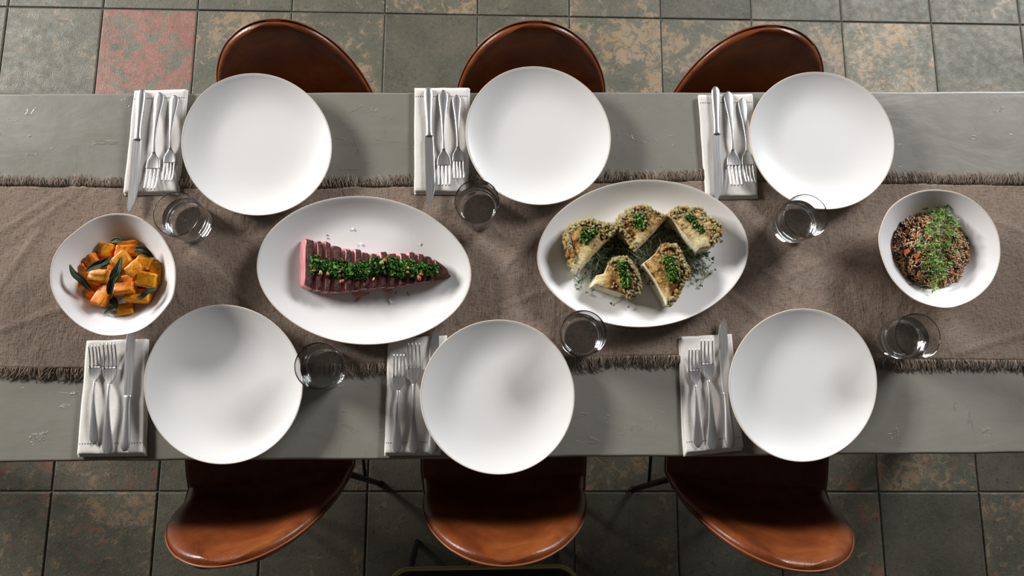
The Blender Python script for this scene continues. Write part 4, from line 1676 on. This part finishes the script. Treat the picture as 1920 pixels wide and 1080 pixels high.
# (zoom x, zoom y, width, length, turn, height above bowl bottom, tilt x, tilt y, colour, label)
CH = [
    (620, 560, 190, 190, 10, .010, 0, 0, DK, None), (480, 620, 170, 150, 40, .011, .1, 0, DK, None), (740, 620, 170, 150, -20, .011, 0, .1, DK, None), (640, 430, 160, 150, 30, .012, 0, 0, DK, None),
    (400, 500, 140, 140, 0, .014, 0, 0, OR, None),
    (680, 290, 170, 80, 4, .026, .35, 0, GO, 'golden squash chunk at the very back of the pile'),
    (500, 335, 125, 125, -12, .030, .15, -.1, GO, 'golden squash chunk at the top of the pile, left of a pale sage leaf'),
    (665, 345, 170, 110, 6, .034, .1, .1, OR, 'bright orange squash chunk at the top of the pile'),
    (635, 410, 140, 125, 38, .045, .1, -.12, PA, 'pale orange squash chunk above the crossed sage leaves'),
    (805, 430, 130, 125, -18, .040, 0, .15, GO, 'yellow square squash chunk with one dark fleck, upper right of the pile'),
    (725, 490, 115, 135, -42, .048, -.1, .1, PA, 'squash chunk turned on its corner right of the sage leaves'),
    (900, 525, 110, 215, -4, .029, 0, .3, DK, 'large brown-gold squash chunk at the right side of the pile'),
    (825, 570, 175, 135, -10, .041, .1, .1, GO, 'golden squash chunk leaning on the large brown-gold one'),
    (385, 415, 120, 110, 30, .030, .15, -.3, OR, 'orange squash chunk at the left, above the upper sage leaf'),
    (335, 505, 90, 120, 35, .026, 0, -.35, OR, 'narrow orange squash chunk at the left of the pile'),
    (455, 545, 185, 140, -4, .046, .05, -.1, PA, 'pale orange squash chunk in the middle left of the pile'),
    (290, 600, 90, 85, -30, .022, 0, -.3, OR, 'small orange squash chunk at the far left of the pile'),
    (365, 690, 110, 85, -42, .022, -.2, -.2, OR, 'small orange squash chunk at the lower left, beside the long one'),
    (480, 690, 120, 210, -26, .040, -.12, -.1, OR, 'long orange squash chunk at the lower left of the pile'),
    (652, 645, 170, 105, 6, .046, -.15, 0, OR, 'glossy orange squash chunk just below the crossed sage leaves'),
    (755, 705, 210, 115, -6, .031, -.2, .1, GO, 'wide golden squash chunk at the lower right of the pile'),
    (662, 820, 140, 105, 8, .020, -.15, 0, GO, 'yellow squash chunk nearest the bottom of the pile'),
    (570, 470, 90, 120, 0, .040, 0, 0, OR, 'dark orange squash chunk half hidden under the crossed sage leaves'),
    (690, 580, 100, 90, 20, .036, 0, 0, OR, 'orange squash chunk in the middle of the pile'),
]
k_px = 4.319 * 985
for (zx, zy, w, l, turn, hz, tx, ty, colr, lab) in CH:
    X, Y = SQ(zx, zy)
    p = px(X, Y, BB + hz)
    hh = .020 if lab else .018
    o = link('squash_chunk', chunk_mesh(w / k_px, l / k_px, hh, rq, rq.uniform(.02, .14)), None, (p.x, p.y, BB + hz - hh * .38), (tx, ty, math.radians(turn)))
    o.color = tuple(c * rq.uniform(.88, 1.1) for c in colr[:3]) + (1,)
    tag(o, lab or 'roasted squash chunk hidden low in the pile', 'squash', 'roasted squash chunks')


def sage_leaf(label, path, width, colr, zlift, curl=.25):
    """path: zoom points from stalk to tip"""
    P = [Vector(p) for p in spline([tuple(px(*SQ(a, b), BB + z)) for a, b, z in path], 6)]
    o_at = P[len(P) // 2].copy()
    W = width / k_px / 2 * .86
    n = len(P)
    v, f = [], []
    for i, p in enumerate(P):
        t = i / (n - 1)
        tan = (P[min(i + 1, n - 1)] - P[max(i - 1, 0)]).normalized()
        s = tan.cross(Vector((0, 0, 1))).normalized()
        w = W * max(.02, math.sin(PI * min(1, .06 + .94 * t) ** .8)) ** .75
        for k in range(7):
            q = -1 + k / 3
            up = (abs(q) ** 1.6) * w * curl * 2.2
            v.append(p - o_at + s * (q * w) + Vector((0, 0, up + .0005 * nz((i, k, 0), .9, W * 999))))
    for i in range(n - 1):
        for k in range(6):
            a = i * 7 + k
            f.append((a, a + 1, a + 8, a + 7))
    o = link('sage_leaf', mesh_from('sage_leaf', v, f, M_SAGE), None, o_at + Vector((0, 0, zlift)))
    so = o.modifiers.new('thickness', 'SOLIDIFY')
    so.thickness = .0007
    o.color = colr
    tag(o, label, 'sage leaf', 'fried sage leaves')
    tv, tf = tube([p - o_at + Vector((0, 0, .0004)) for p in P], [.0007 * (1.2 - i / n) for i in range(n)], 5)
    link('midrib', mesh_from('midrib', tv, tf, M_RIB), o)


DGR, GGR = (.014, .026, .012, 1), (.14, .18, .13, 1)
sage_leaf('dark sage leaf lying across the middle of the squash, tip to the left', [(545, 440, .062), (480, 455, .064), (410, 480, .060), (343, 515, .050)], 78, DGR, 0)
sage_leaf('dark curled sage leaf at the top of the crossed leaves', [(470, 465, .064), (520, 430, .068), (556, 395, .064)], 60, DGR, .001)
sage_leaf('dark sage leaf pointing up in the middle of the squash', [(560, 620, .060), (590, 560, .066), (620, 480, .066), (640, 398, .058)], 85, DGR, .001)
sage_leaf('dark sage leaf lying downwards with a long pale stalk', [(548, 705, .056), (560, 640, .062), (585, 580, .068), (650, 510, .066)], 70, (.020, .036, .016, 1), .002)
sage_leaf('dark green sage leaf sticking out over the left rim side', [(385, 655, .040), (320, 580, .048), (260, 530, .050), (222, 458, .048)], 62, (.020, .036, .016, 1), .002)
sage_leaf('small grey-green sage leaf at the back of the squash', [(645, 275, .050), (600, 262, .052), (552, 282, .050)], 48, GGR, .002)
sage_leaf('dark sage leaf at the upper right beside the bowl wall', [(760, 340, .036), (830, 350, .040), (905, 405, .034)], 75, (.012, .020, .010, 1), .004)
sage_leaf('grey-green sage leaf at the lower right of the squash', [(925, 660, .040), (860, 680, .046), (815, 720, .044), (765, 728, .040)], 52, (.055, .075, .05, 1), .004)
sage_leaf('grey-green sage leaf poking out at the bottom of the squash', [(570, 800, .026), (540, 830, .026), (498, 858, .022)], 50, GGR, .001)
sage_leaf('dark sage leaf tucked under the lower squash chunks', [(560, 730, .030), (590, 770, .032), (600, 820, .026)], 70, DGR, .001)

# ------------------------------------------------------------------ rice bowl
rr2 = random.Random(66)
RI = (lambda a, b: (1640 + a / 4.5, 350 + b / 4.5))
rice_out = [(480, 185), (560, 180), (660, 215), (740, 290), (790, 380), (815, 470), (830, 580), (825, 690), (760, 800), (690, 860), (600, 890), (480, 885), (370, 875), (260, 820), (190, 755), (145, 680), (130, 590), (135, 470), (150, 380), (190, 300), (270, 215), (380, 190)]
rpoly = [(p.x, p.y) for p in (px(*RI(a, b), BB + .022) for a, b in rice_out)]
rcen = Vector((np.mean([p[0] for p in rpoly]), np.mean([p[1] for p in rpoly]), 0))


def rice_h(x, y):
    """height of the heap above the bowl's inside bottom"""
    a = math.atan2(y - rcen.y, x - rcen.x)
    d = math.hypot(x - rcen.x, y - rcen.y)
    R = .082
    t = min(1, d / R)
    return .014 + .030 * max(0, (1 - t ** 2.2)) + .004 * nz((x, y, 0), 45, 3)


mb = MB()
nr, na = 10, 48
rs_ = spline([(p[0], p[1], 0) for p in rpoly], 3, True)
na = len(rs_)
V, Fc = [], []
for i in range(1, nr + 1):
    for k in range(na):
        q = rcen.lerp(Vector(rs_[k]), i / nr * .98)
        z = rice_h(q.x, q.y) - .003 if i < nr else .012
        V.append((q.x - rcen.x, q.y - rcen.y, z))
for i in range(nr - 1):
    for k in range(na):
        j = (k + 1) % na
        Fc.append((i * na + k, (i + 1) * na + k, (i + 1) * na + j, i * na + j))
V.append((0, 0, rice_h(rcen.x, rcen.y) - .003))
for k in range(na):
    Fc.append((len(V) - 1, k, (k + 1) % na))
mb.add(V, Fc, 0, (.10, .055, .028))
RC = [(.56, .33, .16), (.66, .45, .26), (.48, .25, .11), (.72, .53, .33), (.36, .17, .07), (.60, .36, .18)]


def grain(mb, p, r, L, W, col):
    R = Euler((r.uniform(-.5, .5), r.uniform(-.6, .6), r.uniform(0, 6.28))).to_matrix()
    v = [(-L, 0, 0), (L, 0, 0)]
    for x in (-.45 * L, .45 * L):
        for k in range(4):
            a = PI / 4 + PI / 2 * k
            v.append((x, W * math.cos(a), W * math.sin(a)))
    f = [(0, 3, 2), (0, 4, 3), (0, 5, 4), (0, 2, 5), (1, 6, 7), (1, 7, 8), (1, 8, 9), (1, 9, 6)] + [(2 + k, 2 + (k + 1) % 4, 6 + (k + 1) % 4, 6 + k) for k in range(4)]
    g = r.uniform(.8, 1.2)
    mb.add([p + R @ Vector(q) for q in v], f, 0, tuple(c * g for c in col))


cnt = 0
while cnt < 2300:
    x, y = rcen.x + rr2.uniform(-.095, .095), rcen.y + rr2.uniform(-.095, .095)
    if not inside((x, y), rpoly):
        continue
    cl = nz((x, y, 0), 60, 9)
    z = rice_h(x, y) + rr2.uniform(-.001, .003) + .0045 * max(-.3, cl)
    col = rr2.choice(RC)
    grain(mb, Vector((x - rcen.x, y - rcen.y, z)), rr2, rr2.uniform(.0032, .0044), rr2.uniform(.0011, .0015), col)
    cnt += 1
rice = link('rice', mb.mesh('rice', M_RICE), None, (rcen.x, rcen.y, BB))
tag(rice, 'heap of brown rice in the right bowl', 'rice', None, 'stuff')

bean_v = [Vector((p.x * 1.35, p.y * .85 + .22 * p.x * p.x, p.z * .8)) for p in ICO2[0]]
bean_me = mesh_from('black_bean', bean_v, ICO2[1], M_BEAN)
for (a, b) in [(205, 330), (235, 350), (265, 415), (310, 335), (345, 440), (385, 455), (235, 525), (290, 555), (350, 520), (175, 445), (165, 395), (485, 290), (480, 205), (500, 215), (790, 425), (785, 480), (690, 690), (710, 820), (560, 890), (590, 880), (745, 780), (350, 650), (340, 690), (165, 600), (310, 700), (400, 840), (660, 430), (740, 790)]:
    p = px(*RI(a, b), BB + .045)
    z = BB + rice_h(p.x, p.y)
    p = px(*RI(a, b), z)
    s = rr2.uniform(.0042, .0052)
    o = link('black_bean', bean_me, None, (p.x, p.y, BB + rice_h(p.x, p.y) + .0025), (rr2.uniform(-.4, .4), rr2.uniform(-.4, .4), rr2.uniform(0, 6)), (s, s, s))
    tag(o, 'small black bean lying among the brown rice', 'bean', 'black beans in the rice')
bm = bmesh.new()
bmesh.ops.create_cube(bm, size=1)
bmesh.ops.bevel(bm, geom=bm.edges[:], offset=.15, segments=2, affect='EDGES')
car_me = bpy.data.meshes.new('carrot_cube')
bm.to_mesh(car_me)
bm.free()
car_me.materials.append(M_CARROT)
for (a, b, s, lab) in [(245, 555, .0105, 'largest orange carrot dice at the left of the rice'), (258, 385, .0070, 'red-orange carrot dice near the upper left of the rice'), (447, 318, .0070, 'red carrot dice at the top of the rice beside the greens'),
                       (650, 730, .0085, 'orange carrot dice at the lower right of the rice'), (652, 555, .0060, 'red carrot dice at the right edge of the greens'), (345, 590, .0090, 'dull orange carrot dice right of the largest one'),
                       (345, 755, .0060, 'small carrot dice at the lower left of the rice'), (225, 440, .0065, 'small carrot dice at the left above the largest one'), (365, 625, .006, 'small carrot dice left of the greens')]:
    p = px(*RI(a, b), BB + .045)
    z = BB + rice_h(p.x, p.y)
    p = px(*RI(a, b), z)
    o = link('carrot_cube', car_me, None, (p.x, p.y, BB + rice_h(p.x, p.y) + .002), (rr2.uniform(-.5, .5), rr2.uniform(-.5, .5), rr2.uniform(0, 3)), (s, s * .9, s * .8))
    tag(o, lab, 'carrot', 'carrot dice in the rice')

mb = MB()
LG = [(.13, .29, .03), (.19, .37, .05), (.09, .22, .025), (.28, .45, .10), (.06, .15, .02)]
spine = [(600, 265, 70, 45, 22), (585, 330, 80, 50, 26), (560, 410, 70, 55, 24), (455, 480, 45, 30, 12), (520, 560, 85, 65, 30), (545, 640, 85, 55, 26), (515, 740, 55, 55, 16), (480, 825, 35, 30, 7), (575, 205, 15, 35, 5)]
for (zx, zy, ax, ay, n) in spine:
    def pl(zx=zx, zy=zy, ax=ax, ay=ay):
        a, q = rr2.uniform(0, 6.28), math.sqrt(rr2.random()) * .62
        p = px(*RI(zx + ax * q * math.cos(a), zy + ay * q * math.sin(a)), BB + .048)
        return Vector((p.x, p.y, BB + rice_h(p.x, p.y) + rr2.uniform(.002, .011)))
    sprigs(mb, rr2, int(n * .85), pl, .019, LG, .0095, .35)
o_at = Vector((rcen.x, rcen.y, BB + .045))
mb.v = [tuple(Vector(p) - o_at) for p in mb.v]
tag(link('microgreens', mb.mesh('microgreens', M_GREEN, False), None, o_at), 'bright green microgreens heaped in a strip on the rice', 'microgreens', None, 'stuff')
